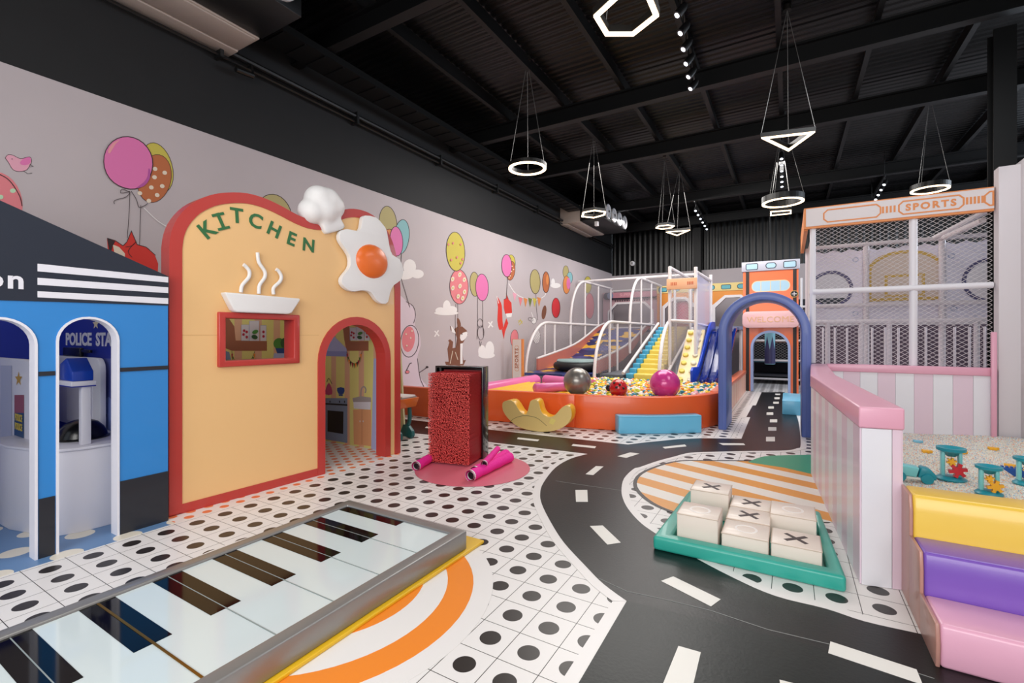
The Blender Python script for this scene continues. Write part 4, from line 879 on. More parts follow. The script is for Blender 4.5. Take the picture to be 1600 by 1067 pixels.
# benches
m_bb = vinyl('sky blue vinyl', '#6DBFE2', .32)
A = F(967, 678).to_2d(); B = Vector((-1.075, 7.17)); mid = (A+B)/2+Vector((.02, -.03)); nd = Vector((-(B-A).y, (B-A).x)).normalized()
bn = thing('curved_bench', 'sky blue curved foam bench in front of the orange pit wall', 'bench', (mid.x, mid.y, 0))
q = [tuple(v) for v in smooth_path([A, mid+nd*-.0+Vector((0, 0)), B], 6)]; q2 = [tuple(Vector(p)+nd*.20) for p in q]
MB().ring(q, q2, fz, .002, .255, m_bb, False).build('body', None, bn, bevel=.012)
b = MB(); b.ring([(p[0]-nd.x*.0015, p[1]-nd.y*.0015) for p in q], q, fz, .235, .238, M('blue seam', '#4E9DC0'), False); b.build('seam', None, bn)
b2 = thing('block_bench', 'sky blue foam block on the road beyond the right leg of the arch', 'bench', (.05, 10.2, 0))
MB().box((-.10, 9.56, .002), (.24, 10.8, .255), m_bb).build('body', None, b2, bevel=.012); MB().box((-.1015, 9.57, .235), (-.10, 10.79, .238), M('blue seam')).build('seam', None, b2)

# ============================================================ ROCKER
rk = thing('seesaw_rocker', 'yellow padded double-seat rocker against the orange wall', 'rocker', (-3.3, 6.1, 0))
A, B = F(805, 664).to_2d(), F(890, 676).to_2d(); RA, RB = (-3.7, 5.97), (-2.7, 6.10)
rd_ = (Vector(RB)-Vector(RA)).normalized(); rn = Vector((rd_.y, -rd_.x))
def RK(u, v, w=0): p = Vector(RA)+rd_*u+rn*w; return (p.x, p.y, v)
def rp(px, py): return onV(RA, RB, px, py)
o11 = [(785,632),(789,628),(799,627),(806,634),(812,644),(820,649),(824,645),(827,634),(829,628),(835,625.5),(841,629),(844,640),(848,648),(857,653),(867,650),(875,641),(883,635),(890,637),(893,645),(892,655),(886,664),(876,671),(862,675),(845,676),(825,673),(808,667),(794,655),(786,643)]
rpts = [rp(*p) for p in o11]; mz = min(p[1] for p in rpts); rpts = [(u, v-mz+.004) for u, v in rpts]
rv = [tuple(v) for v in smooth_path([Vector(p) for p in rpts], 2, True)]
m_ry = vinyl('rocker yellow', '#E8B128', .3); m_rf = vinyl('rocker face', '#E5C982', .35)
MB().prism(rv, RK, -.22, -.008, m_ry).build('seat_body', None, rk, bevel=.01)
MB().prism(rv, RK, -.008, .0, m_rf).build('side_panel', None, rk)
b = MB(); pr = rv+rv[:1]
P2 = [(v[0], v[1]) for v in smooth_path([Vector((u, v)) for u, v in [(.12, .10), (.2, .17), (.36, .22), (.55, .20), (.70, .10)]], 5)]
b.ring(inset(P2, .003, False), inset(P2, -.003, False), RK, .0, .0012, M('rocker line', '#7A6A48'), False); b.build('printed_line', None, rk)
MB().prism([(.74, .14), (.80, .12), (.84, .19), (.77, .215)], RK, 0, .0015, M('rocker pale patch', '#EAD77A')).build('printed_patch', None, rk)

# ============================================================ ARCH
ar = thing('archway', 'freestanding deep blue padded archway standing over the road', 'arch', (-.33, 7.9, 0))
m_ab = vinyl('arch blue vinyl', '#5A6EB2', .42)
YA0, YA1 = 7.56, 8.34
def AF(u, v, w=0): return (u, w, v)
oa = [(.262, .002)]+arc(-.322, 1.435, .584, 0, 180, 28)+[(-.906, .002)]
ia = [(.150, .002)]+arc(-.322, 1.435, .472, 0, 180, 28)+[(-.794, .002)]
MB().ring(oa, ia, AF, YA0, YA1, m_ab, False).build('arch_body', None, ar, bevel=.012)
b = MB()
for x in (-.85, .206): b.box((x-.001, YA0-.0015, .01), (x+.001, YA0, 1.4))
b.build('seam', M('arch seam', '#3A4A86'), ar)

# ============================================================ ORANGE TOWER WITH WELCOME SIGN
tw = thing('welcome_tower', 'tall orange padded doorway tower with black bands and an arched opening', 'tower', (-.37, 13.2, 0))
m_to = vinyl('tower orange', '#F07442', .4); m_tb = M('tower black', '#2A2422', .5); m_tg = vinyl('tower grey', '#B9B9C6', .4); m_gl = M('printed glass blue', '#A9CCE0', .35)
x0, x1 = -1.0, .20; dd = arch_outline(-.83, .035, 0, 1.52, 20); di = arch_outline(-.775, -.02, 0, 1.465, 20)
MB().prism([(x1, 0), (x1, 3.0), (x0, 3.0), (x0, 0)]+list(reversed(dd)), AF, 13.2, 13.4, m_to).build('front_panel', None, tw)
MB().box((x0-.03, 13.17, 3.0), (x1+.03, 13.42, 3.24), m_tg).build('top_band', None, tw, bevel=.008)
MB().ring(dd, di, AF, 13.17, 13.42, vinyl('tower arch lilac', '#9DB0DC', .4), False).build('door_trim', None, tw)
for a in (-.935, .085): MB().box((a, 13.188, .0), (a+.075, 13.2, 3.0), m_tb).build('black_band', None, tw)
def pr(parent, cx, cz, w, h, m, ol, name='printed_window', Y=13.169, r=None):
    r = min(w, h)/2*.95 if r is None else r
    P = []
    for (sx, sz, a0) in ((1, 1, 0), (-1, 1, 90), (-1, -1, 180), (1, -1, 270)): P += arc(cx+sx*(w/2-r), cz+sz*(h/2-r), r, a0, a0+90, 6)
    b = MB(); b.prism(P, AF, Y-.002, Y, m); b.ring(inset(P, .0), inset(P, -.018), AF, Y-.004, Y, ol); return b.build(name, None, parent)
m_kln = M('outline dark', '#2E3440', .5)
pr(tw, -.80, 3.12, .24, .13, m_gl, m_kln, r=.02); pr(tw, -.38, 3.12, .20, .11, m_gl, m_kln); pr(tw, .02, 3.12, .24, .13, m_gl, m_kln, r=.02)
m_crm = M('outline cream', '#E6D2A8', .5)
pr(tw, -.39, 2.62, .80, .24, m_gl, m_crm, Y=13.199)
b = MB(); [b.box((x-.008, 13.193, 2.5), (x+.008, 13.197, 2.74)) for x in (-.6, -.39, -.18)]; b.build('window_bar', m_crm, tw)
b = MB(); b.prism(disc(.11, 2.40, .08, 20), AF, 13.18, 13.186, M('plus disc', '#22222A')); b.ring(disc(.11, 2.40, .085, 20), disc(.11, 2.40, .075, 20), AF, 13.178, 13.186, M('plus ring', '#D8A848')); b.box((.06, 13.176, 2.393), (.16, 13.18, 2.407), m_w if False else WHITE); b.box((.103, 13.176, 2.35), (.117, 13.18, 2.45), WHITE); b.build('plus_emblem', None, tw)
wsn = thing('welcome_sign', 'pale pink rounded sign reading WELCOME above the tower doorway', 'sign', (-.38, 13.1, 1.6))
def rr(cx, cz, w, h, r, n=6):
    P = []
    for (sx, sz, a0) in ((1, 1, 0), (-1, 1, 90), (-1, -1, 180), (1, -1, 270)): P += arc(cx+sx*(w/2-r), cz+sz*(h/2-r), r, a0, a0+90, n)
    return P
MB().prism(rr(-.395, 1.79, 1.22, .40, .12), AF, 13.06, 13.165, vinyl('sign pink', '#EDBDBD', .4)).build('board', None, wsn, bevel=.012)
text('lettering', 'WELCOME', .2, M('sign peach letters', '#E7B88C', .5), wsn, lambda a, b, w: (-.395+a, 13.057-w, 1.785+b), 0, .003, 1.0, sx=1.05)
# behind the doorway: deck, punch bag, frame
pbg = thing('hanging_punch_bag', 'teal and navy zigzag punch bag hanging beyond the tower doorway', 'punch bag', (-.42, 14.6, .6))
c = Vector((-.44, 14.4, 0)); b = MB(); b.lathe([(.10, .62), (.125, .63), (.125, 1.85), (.10, 1.86)], c, M('bag aqua', '#7FB6C6', .4), 48); b.build('body', None, pbg, smooth=True)
b = MB(); n = 48; vs = []
for k in range(n+1):
    a = PI*2*k/n; r = .1285; f = abs((k/n*6) % 1*2-1); vs += [(c.x+r*math.cos(a), c.y+r*math.sin(a), .64), (c.x+r*math.cos(a), c.y+r*math.sin(a), 1.02+.36*f)]
fs = [(2*i, 2*i+2, 2*i+3, 2*i+1) for i in range(n)]; b.add(vs, fs, M('bag navy', '#37355C', .4)); b.build('zigzag_print', None, pbg); MB().tube([(c.x, c.y, 1.86), (c.x, c.y, 5.76)], .012, m_beam, 6).build('rope', None, pbg)
pl = thing('play_frame_shelf', 'dark two-level netted play frame beyond the tower doorway', 'play frame', (-.3, 15.6, 0))
m_t = M('white padded tube', '#DAD6D8', .45); m_dk = M('dark mat', '#2A2C34', .6)
for z, m in ((.22, m_dk), (.62, M('teal mat', '#3E6E80', .5)), (1.2, M('peach mat', '#C58A6A', .5)), (1.6, M('peach mat'))):
    MB().box((-.95, 15.4, z), (1.4, 16.5, z+.06), m).build('deck', None, pl)
for x in (-.95, .3, 1.4): MB().tube([(x, 15.38, 0), (x, 15.38, 3)], .03, m_t if x != -.45 else m_beam, 8).build('post', None, pl)
for z in (.15, .68, 1.25, 1.65, 2.2): MB().tube([(-.95, 15.37, z), (1.4, 15.37, z)], .03, m_t, 8).build('rail', None, pl)
MB().box((-.95, 16.76, 0), (1.42, 16.80, 2.5), M('dark backing', '#1E2028', .7)).build('shade_sheet', None, pl)  # added dark sheet standing in for the gloom beyond the doorway
net([(-.95, .7), (1.4, .7), (1.4, 2.2), (-.95, 2.2)], lambda u, v, w: (u, 15.40, v), .06, .0035, M('net grey', '#A9A6AA', .6), pl)

# ============================================================ SLIDES, STAIRS, FRAMES
m_mesh = M('fine net', '#B2ADB2', .6); m_wt = M('white tube', '#E0DADA', .4)
def q_arch(y0, z0, y1, z1, n=10):                 # quarter ellipse from the foot up to the rail
    return [(y1-(y1-y0)*math.cos(a*PI/2/n), z0+(z1-z0)*math.sin(a*PI/2/n)) for a in range(n+1)]
def tube_frame(x, label, up=True, r=.038, yend=15.6):
    t = thing('tube_frame', label, 'frame', (x, 11, .4))
    lo = q_arch(10.1, .42, 11.3, 1.74)+[(yend, 1.74)]
    MB().tube([(x, a, b) for a, b in lo], r, m_wt, 10).build('lower_tube', None, t, smooth=True)
    for y in (11.15, 11.75): MB().tube([(x, y, .42), (x, y, 1.70)], r*.85, m_wt, 8).build('post', None, t, smooth=True)
    net([(a, b) for a, b in lo]+[(yend, .5), (10.1, .5)], lambda u, v, w: (x, u, v), .06, .0036, m_mesh, t, 'net')
    if up:
        hi = [(12.85, .9)]+q_arch(12.85, 1.74, 14.0, 3.1)+[(16.6, 3.1)]
        MB().tube([(x, a, b) for a, b in hi], r, m_wt, 10).build('upper_tube', None, t, smooth=True)
        for y in (14.0, 15.2, 16.5): MB().tube([(x, y, .9), (x, y, 3.08)], r*.85, m_wt, 8).build('post', None, t, smooth=True)
        net([(a, b) for a, b in hi[1:]]+[(16.6, 1.75), (12.9, 1.75)], lambda u, v, w: (x, u, v), .06, .0036, m_mesh, t, 'upper_net')
    return t
tube_frame(-5.58, 'two-level white tube frame with net by the mural wall, left of the wide slide')
tube_frame(-3.80, 'two-level white tube frame with net between the wide slide and the yellow stairs')
tube_frame(-2.36, 'low white tube frame with net at the right of the yellow stairs', False)
# wide slide
wsl = thing('wide_slide', 'wide slide with dark blue and yellow patterned bed and salmon sides', 'slide', (-4.7, 12.5, .5))
sp_ = [(9.9, .50), (10.8, .52), (11.6, .58), (12.6, .74), (13.6, 1.02), (14.6, 1.42), (15.3, 1.62), (15.8, 1.64)]
sp_ = [tuple(v) for v in smooth_path([Vector(p) for p in sp_], 3)]
def cam_mat():
    m = bpy.data.materials.new('camouflage print'); m.use_nodes = True; nt = m.node_tree; b = nt.nodes['Principled BSDF']
    tc = nt.nodes.new('ShaderNodeTexCoord'); mp_ = nt.nodes.new('ShaderNodeMapping'); nt.links.new(tc.outputs['Object'], mp_.inputs[0]); mp_.inputs['Scale'].default_value = (2.2, 4.5, .6)
    v = nt.nodes.new('ShaderNodeTexVoronoi'); v.distance = 'MANHATTAN'; nt.links.new(mp_.outputs[0], v.inputs['Vector']); v.inputs['Scale'].default_value = 1.2
    cr = nt.nodes.new('ShaderNodeValToRGB'); cr.color_ramp.interpolation = 'CONSTANT'; e = cr.color_ramp.elements; e[0].color = rgb('#1F2A5A'); e[1].position = .42; e[1].color = rgb('#3A4680'); e.new(.72).color = rgb('#D8A93C')
    sx = nt.nodes.new('ShaderNodeSeparateColor'); nt.links.new(v.outputs['Color'], sx.inputs[0]); nt.links.new(sx.outputs[0], cr.inputs[0]); nt.links.new(cr.outputs[0], b.inputs['Base Color']); b.inputs['Roughness'].default_value = .4; return m
YZ = lambda u, v, w: (w, u, v)
lower = [(a, b-.06) for a, b in reversed(sp_)]
MB().prism(sp_+lower, YZ, -5.50, -3.95, cam_mat()).build('slide_bed', None, wsl)
m_sal = vinyl('salmon vinyl', '#C77466', .4)
rim = [tuple(v) for v in smooth_path([Vector(p) for p in [(10.6, .80), (11.4, .89), (12.9, 1.10), (14.0, 1.38), (14.9, 1.66), (15.6, 1.80)]], 3)]
for x in (-5.54, -3.95):
    lowr = [(10.6, .50)]+[p for p in sp_ if 10.6 < p[0] < 15.6]+[(15.6, 1.6)]
    MB().prism(rim+list(reversed(lowr)), YZ, x, x+.05, m_sal).build('side_wall', None, wsl)
    MB().tube([(x+.025, a, b+.015) for a, b in rim], .032, m_wt, 8).build('side_rail', None, wsl, smooth=True)
bt = thing('sliding_tyre', 'black rubber tube with grey cover resting at the foot of the wide slide', 'slide tube', (-4.5, 11.0, .53))
b = MB(); P = [(-4.55+.52*math.cos(a*PI/12), 10.9+.42*math.sin(a*PI/12), .64) for a in range(25)]; b.tube(P, .10, M('black rubber', '#121214', .5), 10, False); b.build('ring', None, bt, smooth=True)
MB().lathe([(.52, .70), (.54, .76), (.50, .80), (.2, .81), (.001, .81)], (-4.55, 10.9, 0), M('grey cover', '#8AA0A0', .6, 0, .6, 20), 24, Matrix.Diagonal((1, .8, 1, 1))).build('cover', None, bt, smooth=True)
# platform and back deck
pf_ = thing('play_platform', 'raised platform behind the slides and stairs', 'platform', (-3.5, 16.5, 0))
MB().box((-5.9, 15.7, 1.52), (-1.0, 17.6, 1.62), M('platform pad', '#7C86A8', .5)).build('deck', None, pf_)
MB().box((-3.2, 13.62, 1.55), (-.95, 15.7, 1.64), M('platform pad')).build('deck', None, pf_)
for x, y, zz in ((-5.85, 17.5, 3.1), (-3.2, 17.5, 1.55), (-1.1, 17.5, 1.55), (-3.15, 15.6, 3.1), (-1.1, 13.8, 1.56), (-2.35, 13.8, 2.9)): MB().tube([(x, y, 0), (x, y, zz)], .04, m_wt, 8).build('post', None, pf_, smooth=True)
MB().tube([(-6.0, 14.5, 3.18), (-2.35, 14.5, 3.18)], .04, m_wt, 8).build('top_rail', None, pf_); MB().tube([(-5.85, 17.5, 3.1), (-3.9, 17.5, 3.1)], .04, m_wt, 8).build('top_rail', None, pf_)
MB().box((-3.78, 10.4, .05), (-3.22, 13.6, .5), M('dark grey pad', '#5B6068', .6)).build('infill_pad', None, pf_)
# stairs
stt = thing('foam_staircase', 'yellow foam staircase with blue left edge climbing from the ball pit', 'stairs', (-2.8, 12, .4))
NS = 12; m_sy, m_sb = vinyl('stair yellow', '#E3CB5A', .4), vinyl('stair blue', '#3E9CBE', .4)
for i in range(NS):
    y0 = 10.35+i*.272; z1 = .55+i*.0985
    for xa, xb, m, nm in ((-3.16, -2.98, m_sb, 'step_edge'), (-2.98, -2.42, m_sy, 'step')):
        MB().box((xa+.002, y0, z1-.20), (xb-.002, y0+.30, z1), m).build(nm, None, stt, bevel=.03, seg=3)
MB().prism([(10.35, .36), (13.6, 1.50), (13.6, .2), (10.35, .2)], YZ, -3.17, -2.41, M('stair base', '#C8C4C4')).build('base', None, stt)
MB().tube([(-3.2, 10.3, .55), (-3.2, 13.6, 1.74)], .035, m_wt, 8).build('side_rail', None, stt, smooth=True)
MB().tube([(-2.28, 10.3, .50), (-2.28, 13.6, 1.60)], .035, m_wt, 8).build('side_rail', None, stt, smooth=True)
# climbing ramp with holds
cr_ = thing('climbing_ramp', 'cream climbing ramp with two columns of round yellow holds', 'climbing ramp', (-1.7, 12, .4))
MB().prism([(10.2, .40), (11.65, 1.54), (11.72, 1.48), (10.32, .36)], YZ, -2.06, -1.68, vinyl('ramp cream', '#E6CFA0', .4)).build('ramp', None, cr_, bevel=.01)
for j, x in enumerate((-1.97, -1.77)):
    for i in range(7):
        t_ = (i+.4)/7; y, z = 10.2+1.45*t_, .40+1.14*t_
        MB().lathe([(.06, 0), (.057, .04), (.05, .05)], (x, y, z-.005), [vinyl('hold yellow', '#DDC653', .4), vinyl('hold grey cream', '#D6CDB0', .4)][j], 18, Matrix.Rotation(math.atan2(1.14, 1.45), 4, 'X')).build('hold', None, cr_, bevel=.008)
# blue slides
m_bl = M('slide blue', '#1846C4', .3); m_bd = M('slide dark blue', '#0E2672', .16, 0, coat=.4)
bs = thing('lane_slide', 'glossy dark blue multi-lane slide down to the ball pit', 'slide', (-1.2, 11.8, .4))
pv = [tuple(v) for v in smooth_path([Vector(p) for p in [(9.85, .44), (10.35, .46), (10.8, .62), (11.6, 1.08), (12.3, 1.44), (12.7, 1.52), (13.2, 1.52)]], 4)]
MB().prism(pv+[(a, b-.05) for a, b in reversed(pv)], YZ, -1.62, -1.09, m_bd).build('bed', None, bs)
for x in (-1.50, -1.32, -1.14):
    P = [(a, b_+.075) for a, b_ in pv]
    MB().prism(P+[(a, b_-.02) for a, b_ in reversed(pv)], YZ, x, x+.05, m_bd).build('lane_ridge', None, bs, bevel=.018, seg=3)
sd_t = [(9.80, .70), (9.95, .76), (10.15, .75)]+[(a, b+.22) for a, b in pv if a > 10.55]
MB().prism(sd_t+[(a, b-.07) for a, b in reversed(pv)], YZ, -1.685, -1.645, m_bl).build('side_wall', None, bs, bevel=.006)
# tower with sign
sg = thing('stair_tower', 'white tube tower with net sides above the climbing ramp', 'frame', (-2.0, 12, .4))
for (x, y) in ((-2.31, 10.9), (-1.76, 10.9), (-2.31, 13.4), (-1.72, 12.9)): MB().tube([(x, y, .4), (x, y, 2.90 if x > -2 and y < 11 else 2.95)], .038, m_wt, 10).build('post', None, sg, smooth=True)
MB().tube([(-2.31, 10.9, 2.93), (-2.31, 16, 2.93)], .036, m_wt, 8).build('rail', None, sg, smooth=True); MB().tube([(-1.76, 10.9, 2.80), (-1.72, 12.9, 2.80)], .036, m_wt, 8).build('rail', None, sg, smooth=True)
MB().tube([(-2.31, 10.9, 1.74), (-1.76, 10.9, 1.70)], .03, m_wt, 8).build('rail', None, sg, smooth=True); MB().tube([(-1.76, 10.9, 1.66), (-1.72, 12.9, 1.62)], .03, M('lilac tube', '#C9C4E0', .4), 8).build('rail', None, sg, smooth=True)
net([(10.9, .5), (16, 1.7), (16, 2.93), (10.9, 2.93)], lambda u, v, w: (-2.31, u, v), .06, .0034, m_mesh, sg)
m_sheer = M('sheer lilac panel', '#CFCBE2', .5, alpha=.45)
MB().prism([(10.95, 1.0), (12.9, 1.6), (12.9, 2.74), (10.95, 2.76)], YZ, -1.745, -1.74, m_sheer).build('sheer_panel', None, sg)
sb = thing('sign_board', 'pale orange board with red bars on top of the stair tower', 'sign', (-2.05, 10.85, 2.4))
MB().box((-2.36, 10.80, 2.42), (-1.72, 10.86, 2.66), vinyl('board peach', '#E5AE86', .4)).build('board', None, sb, bevel=.006)
for k in range(4):
    for x in (-2.27, -1.92): MB().box((x+k*.035, 10.795, 2.51), (x+k*.035+.02, 10.80, 2.58), M('bar red', '#C2603A')).build('printed_bar', None, sb)
# back facades
fo = thing('orange_facade', 'orange and cream facade with octagonal white-trimmed openings behind the slides', 'facade', (-2.4, 16.9, 0))
def octo(cx, w, z0, z1, ch): return [(cx-w/2, z0), (cx+w/2, z0), (cx+w/2, z1-ch), (cx+w/2-ch, z1), (cx-w/2+ch, z1), (cx-w/2, z1-ch)]
m_fo = vinyl('facade orange', '#D98A32', .4); m_fc = vinyl('facade cream', '#DCC47C', .4)
holes = [octo(-3.2, .95, 1.66, 2.62, .3), octo(-1.55, 1.05, 1.66, 2.62, .32)]
MB().prism([(-3.95, 1.6), (-.7, 1.6), (-.7, 2.85), (-3.95, 2.85)], AF, 16.6, 16.7, m_fo, holes).build('panel', None, fo)
MB().box((-3.95, 16.58, 2.85), (-.7, 16.72, 3.1), m_fc).build('top_band', None, fo)
for h_ in holes:
    ccx = (h_[0][0]+h_[1][0])/2; MB().ring([(ccx+(a-ccx)*1.18, z if z < 1.7 else z+.08) for a, z in h_], h_, AF, 16.56, 16.74, m_wt).build('opening_trim', None, fo)
for cx, w in ((-3.75, .26), (-3.3, .2), (-2.7, .24), (-2.2, .2), (-1.75, .26), (-1.3, .22), (-.9, .24)): pr(fo, cx, 2.97, w, .12, M('printed teal', '#5DA6AE'), m_kln, 'printed_window', 16.579, r=.03 if w > .23 else None)
tag(MB().lathe([(.28, 0), (.28, .9), (.2, .95)], (-3.1, 17.0, 1.63), M('crimson foam', '#B8385A', .5), 20).build('foam_cylinder', None, None, smooth=True), 'crimson foam cylinder behind the left octagonal opening', 'cylinder')
fs_ = thing('pink_facade', 'pink facade with a dark-ended SUPER sign at the back left corner', 'facade', (-5, 17, 0))
MB().prism([(-6.05, 1.6), (-3.97, 1.6), (-3.97, 3.0), (-6.05, 3.0)], AF, 17.0, 17.08, vinyl('facade pink', '#BE9AA0', .4), [octo(-5.0, 1.6, 1.7, 2.55, .3)]).build('panel', None, fs_)
MB().ring([(-5.85, 1.66), (-4.15, 1.66), (-4.15, 2.30), (-4.46, 2.62), (-5.54, 2.62), (-5.85, 2.30)], [(-5.80, 1.7), (-4.2, 1.7), (-4.2, 2.25), (-4.5, 2.55), (-5.5, 2.55), (-5.80, 2.25)], AF, 16.95, 17.1, m_wt).build('opening_trim', None, fs_)
MB().prism(rr(-5.0, 2.86, 2.0, .26, .12), AF, 16.9, 16.98, M('sign navy', '#1E1F30', .4)).build('sign_back', None, fs_)
MB().prism(rr(-4.85, 2.88, 1.7, .20, .09), AF, 16.86, 16.9, M('sign rose', '#B87E8A', .4)).build('sign_face', None, fs_); MB().prism(disc(-5.72, 2.87, .12, 20), AF, 16.84, 16.9, M('sign slate', '#7C8AA6', .4)).build('sign_disc', None, fs_)
text('lettering', 'SUPER', .15, M('sign rose letters', '#D9A0A8', .5), fs_, lambda a, b, w: (-5.15+a, 16.857-w, 2.88+b), .004, .002)
m_tri = M('dark print', '#2C2630')
for i in range(14): MB().prism([(-5.6+i*.09, 2.66), (-5.54+i*.09, 2.66), (-5.57+i*.09, 2.72)], AF, 16.99, 17.0, m_tri).build('printed_triangle', None, fs_)
# upright SPORTS sign by the mural wall
us = thing('upright_sign', 'upright cream board with orange edge reading SPORTS beside the mural wall', 'sign', (-5.85, 9.85, .4))
a, b_ = onY(9.9, 801, 560), onY(9.9, 817, 560)
x0s, x1s = a.x, b_.x; MB().box((x0s, 9.88, .002), (x1s, 9.96, 1.31), vinyl('sign orange', '#E08A4A', .4)).build('board', None, us)
MB().box((x0s+.012, 9.875, .01), (x1s-.035, 9.88, 1.30), M('sign cream', '#E2D6CE', .5)).build('face', None, us)
cxs = (x0s+x1s)/2-.012; b = MB(); b.ring(rr(cxs, .84, .12, .62, .05), rr(cxs, .84, .105, .605, .045), AF, 9.873, 9.875, m_fo); b.build('printed_frame', None, us)
text('lettering', 'SPORTS', .12, M('sign rust', '#A8603A', .5), us, lambda a, b, w: (cxs+a, 9.873-w, .84+b), .003, .001, 1.25, rot=PI/2)

# ============================================================ SPORTS CAGE
cg = thing('sports_cage', 'white tube climbing cage with diamond net and a SPORTS header', 'climbing cage', (1.3, 8.5, 0))
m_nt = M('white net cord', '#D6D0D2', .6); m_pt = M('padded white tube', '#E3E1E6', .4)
for x in (.30, 1.43): MB().tube([(x, 8.12, 1.0), (x, 8.12, 2.96)], .038 if x < 1 else .045, m_pt, 12).build('post', None, cg, smooth=True)
MB().tube([(.30, 8.10, 2.03), (2.195, 8.10, 2.03)], .04, m_pt, 12).build('rail', None, cg, smooth=True)
net([(.30, 1.0), (2.195, 1.0), (2.195, 2.96), (.30, 2.96)], lambda u, v, w: (u, 8.12, v), .046, .0030, m_nt, cg, 'front_net', .60)
net([(8.12, 1.0), (10.3, 1.0), (10.3, 2.96), (8.12, 2.96)], lambda u, v, w: (.30, u, v), .05, .0028, m_nt, cg, 'side_net', .60)
# header
hx0, hx1, HY_ = .19, 2.195, 8.06
m_hd = vinyl('header cream', '#DAD2D2', .45); m_ho = M('header orange', '#DD8A4E', .5)
MB().box((hx0, HY_, 2.95), (hx1, HY_+.06, 3.25), m_ho).build('header_edge', None, cg); MB().box((hx0+.025, HY_-.006, 2.98), (hx1, HY_, 3.235), m_hd).build('header_board', None, cg)
MB().box((hx0-.0, HY_+.06, 2.93), (hx0+.05, 10.3, 3.25), m_ho).build('side_header', None, cg)
def octr(cx, cz, w, h, ch): return [(cx-w/2+ch, cz-h/2), (cx+w/2-ch, cz-h/2), (cx+w/2, cz-h/2+ch), (cx+w/2, cz+h/2-ch), (cx+w/2-ch, cz+h/2), (cx-w/2+ch, cz+h/2), (cx-w/2, cz+h/2-ch), (cx-w/2, cz-h/2+ch)]
def hpos(px): return onY(HY_, px, 320).x
for pa_, pb_ in ((1286, 1377), (1403, 1507), (1537, 1580)):
    xa, xb = hpos(pa_), hpos(pb_); P = octr((xa+xb)/2, 3.105, xb-xa, .19, .05); P = [(min(a, hx1), b) for a, b in P]
    MB().ring(P, inset(P, .018), AF, HY_-.009, HY_-.006, m_ho).build('printed_frame', None, cg)
for pa_ in (1378, 1384, 1390, 1396, 1509, 1515, 1521, 1527, 1533):
    xa = hpos(pa_); MB().box((xa, HY_-.009, 3.06), (xa+.022, HY_-.006, 3.15), m_ho).build('printed_bar', None, cg)
text('lettering', 'SPORTS', .12, m_ho, cg, lambda a, b, w: ((hpos(1403)+hpos(1507))/2+a, HY_-.008-w, 3.10+b), .005, .001, 1.3)
# back part of the cage
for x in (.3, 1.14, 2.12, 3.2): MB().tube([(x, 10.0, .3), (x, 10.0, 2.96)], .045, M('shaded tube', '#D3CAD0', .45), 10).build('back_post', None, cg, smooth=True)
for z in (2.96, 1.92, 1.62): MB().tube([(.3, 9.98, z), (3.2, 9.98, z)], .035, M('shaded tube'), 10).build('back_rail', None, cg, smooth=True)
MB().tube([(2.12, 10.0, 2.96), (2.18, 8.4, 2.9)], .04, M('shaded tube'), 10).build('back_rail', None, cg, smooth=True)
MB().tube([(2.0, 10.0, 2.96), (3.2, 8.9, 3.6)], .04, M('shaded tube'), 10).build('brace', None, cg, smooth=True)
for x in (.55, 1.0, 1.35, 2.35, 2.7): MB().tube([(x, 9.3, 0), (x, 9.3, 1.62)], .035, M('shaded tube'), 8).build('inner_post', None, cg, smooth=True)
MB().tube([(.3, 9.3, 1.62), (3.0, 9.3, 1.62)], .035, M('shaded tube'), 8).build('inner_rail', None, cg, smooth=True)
bpn = thing('cage_back_panel', 'pale printed panel with two round windows and a gold arch behind the cage net', 'panel', (1.7, 10.1, 1.64))
hc = [disc(.64, 2.22, .28, 28), disc(2.72, 2.26, .30, 28)]
sc = [(.3, 1.66), (3.3, 1.66), (3.3, 2.86)]+[(3.3-i*.125, 2.86+(.05 if i % 2 else 0)) for i in range(1, 24)]+[(.3, 2.86)]
MB().prism(sc, AF, 10.08, 10.14, vinyl('panel white lilac cast', '#DCD6E4', .45), hc).build('panel', None, bpn)  # white panel, lilac cast of the lighting put into its colour
for q, cx, cz, r in ((hc[0], .64, 2.22, .28), (hc[1], 2.72, 2.26, .30)):
    MB().ring(disc(cx, cz, r+.05, 28), q, AF, 10.06, 10.15, M('ring navy', '#4E4A70', .5)).build('window_ring', None, bpn)
m_gd = M('arch gold print', '#C6A24A', .5); m_gb = M('arch beige print', '#CDBBAE', .5)
def archp(cx, w, z0, h): return [(cx+w/2, z0)]+arc(cx, z0+h-w/2*.62, w/2, 0, 180, 20, w/2*.62)+[(cx-w/2, z0)]
MB().prism(archp(1.66, .98, 1.98, .84), AF, 10.07, 10.079, m_gb).build('printed_arch', None, bpn)
MB().ring(archp(1.66, .98, 1.98, .84), archp(1.66, .88, 1.98+.05, .74), AF, 10.062, 10.07, m_gd).build('printed_arch_line', None, bpn)
MB().ring([(1.40, 2.05), (1.92, 2.05), (1.92, 2.42), (1.40, 2.42)], [(1.44, 2.08), (1.88, 2.08), (1.88, 2.38), (1.44, 2.38)], AF, 10.06, 10.07, m_gd).build('printed_square', None, bpn)
for x, z in ((1.0, 2.72), (1.0, 1.78), (2.25, 2.68), (2.28, 1.82)): MB().ring(disc(x, z, .045, 14), disc(x, z, .03, 14), AF, 10.075, 10.08, M('rivet print', '#A8AEC6')).build('printed_rivet', None, bpn)
ib = thing('dark_fill_wall', 'added dark plum wall with pale bars filling the dark area behind the cage', 'padded wall', (1.7, 11.5, 0))
MB().box((.45, 11.5, 0), (3.4, 11.6, 1.6), M('plum fill', '#5A4A58', .6)).build('pad', None, ib)  # plum box put in for the dark open area behind the cage
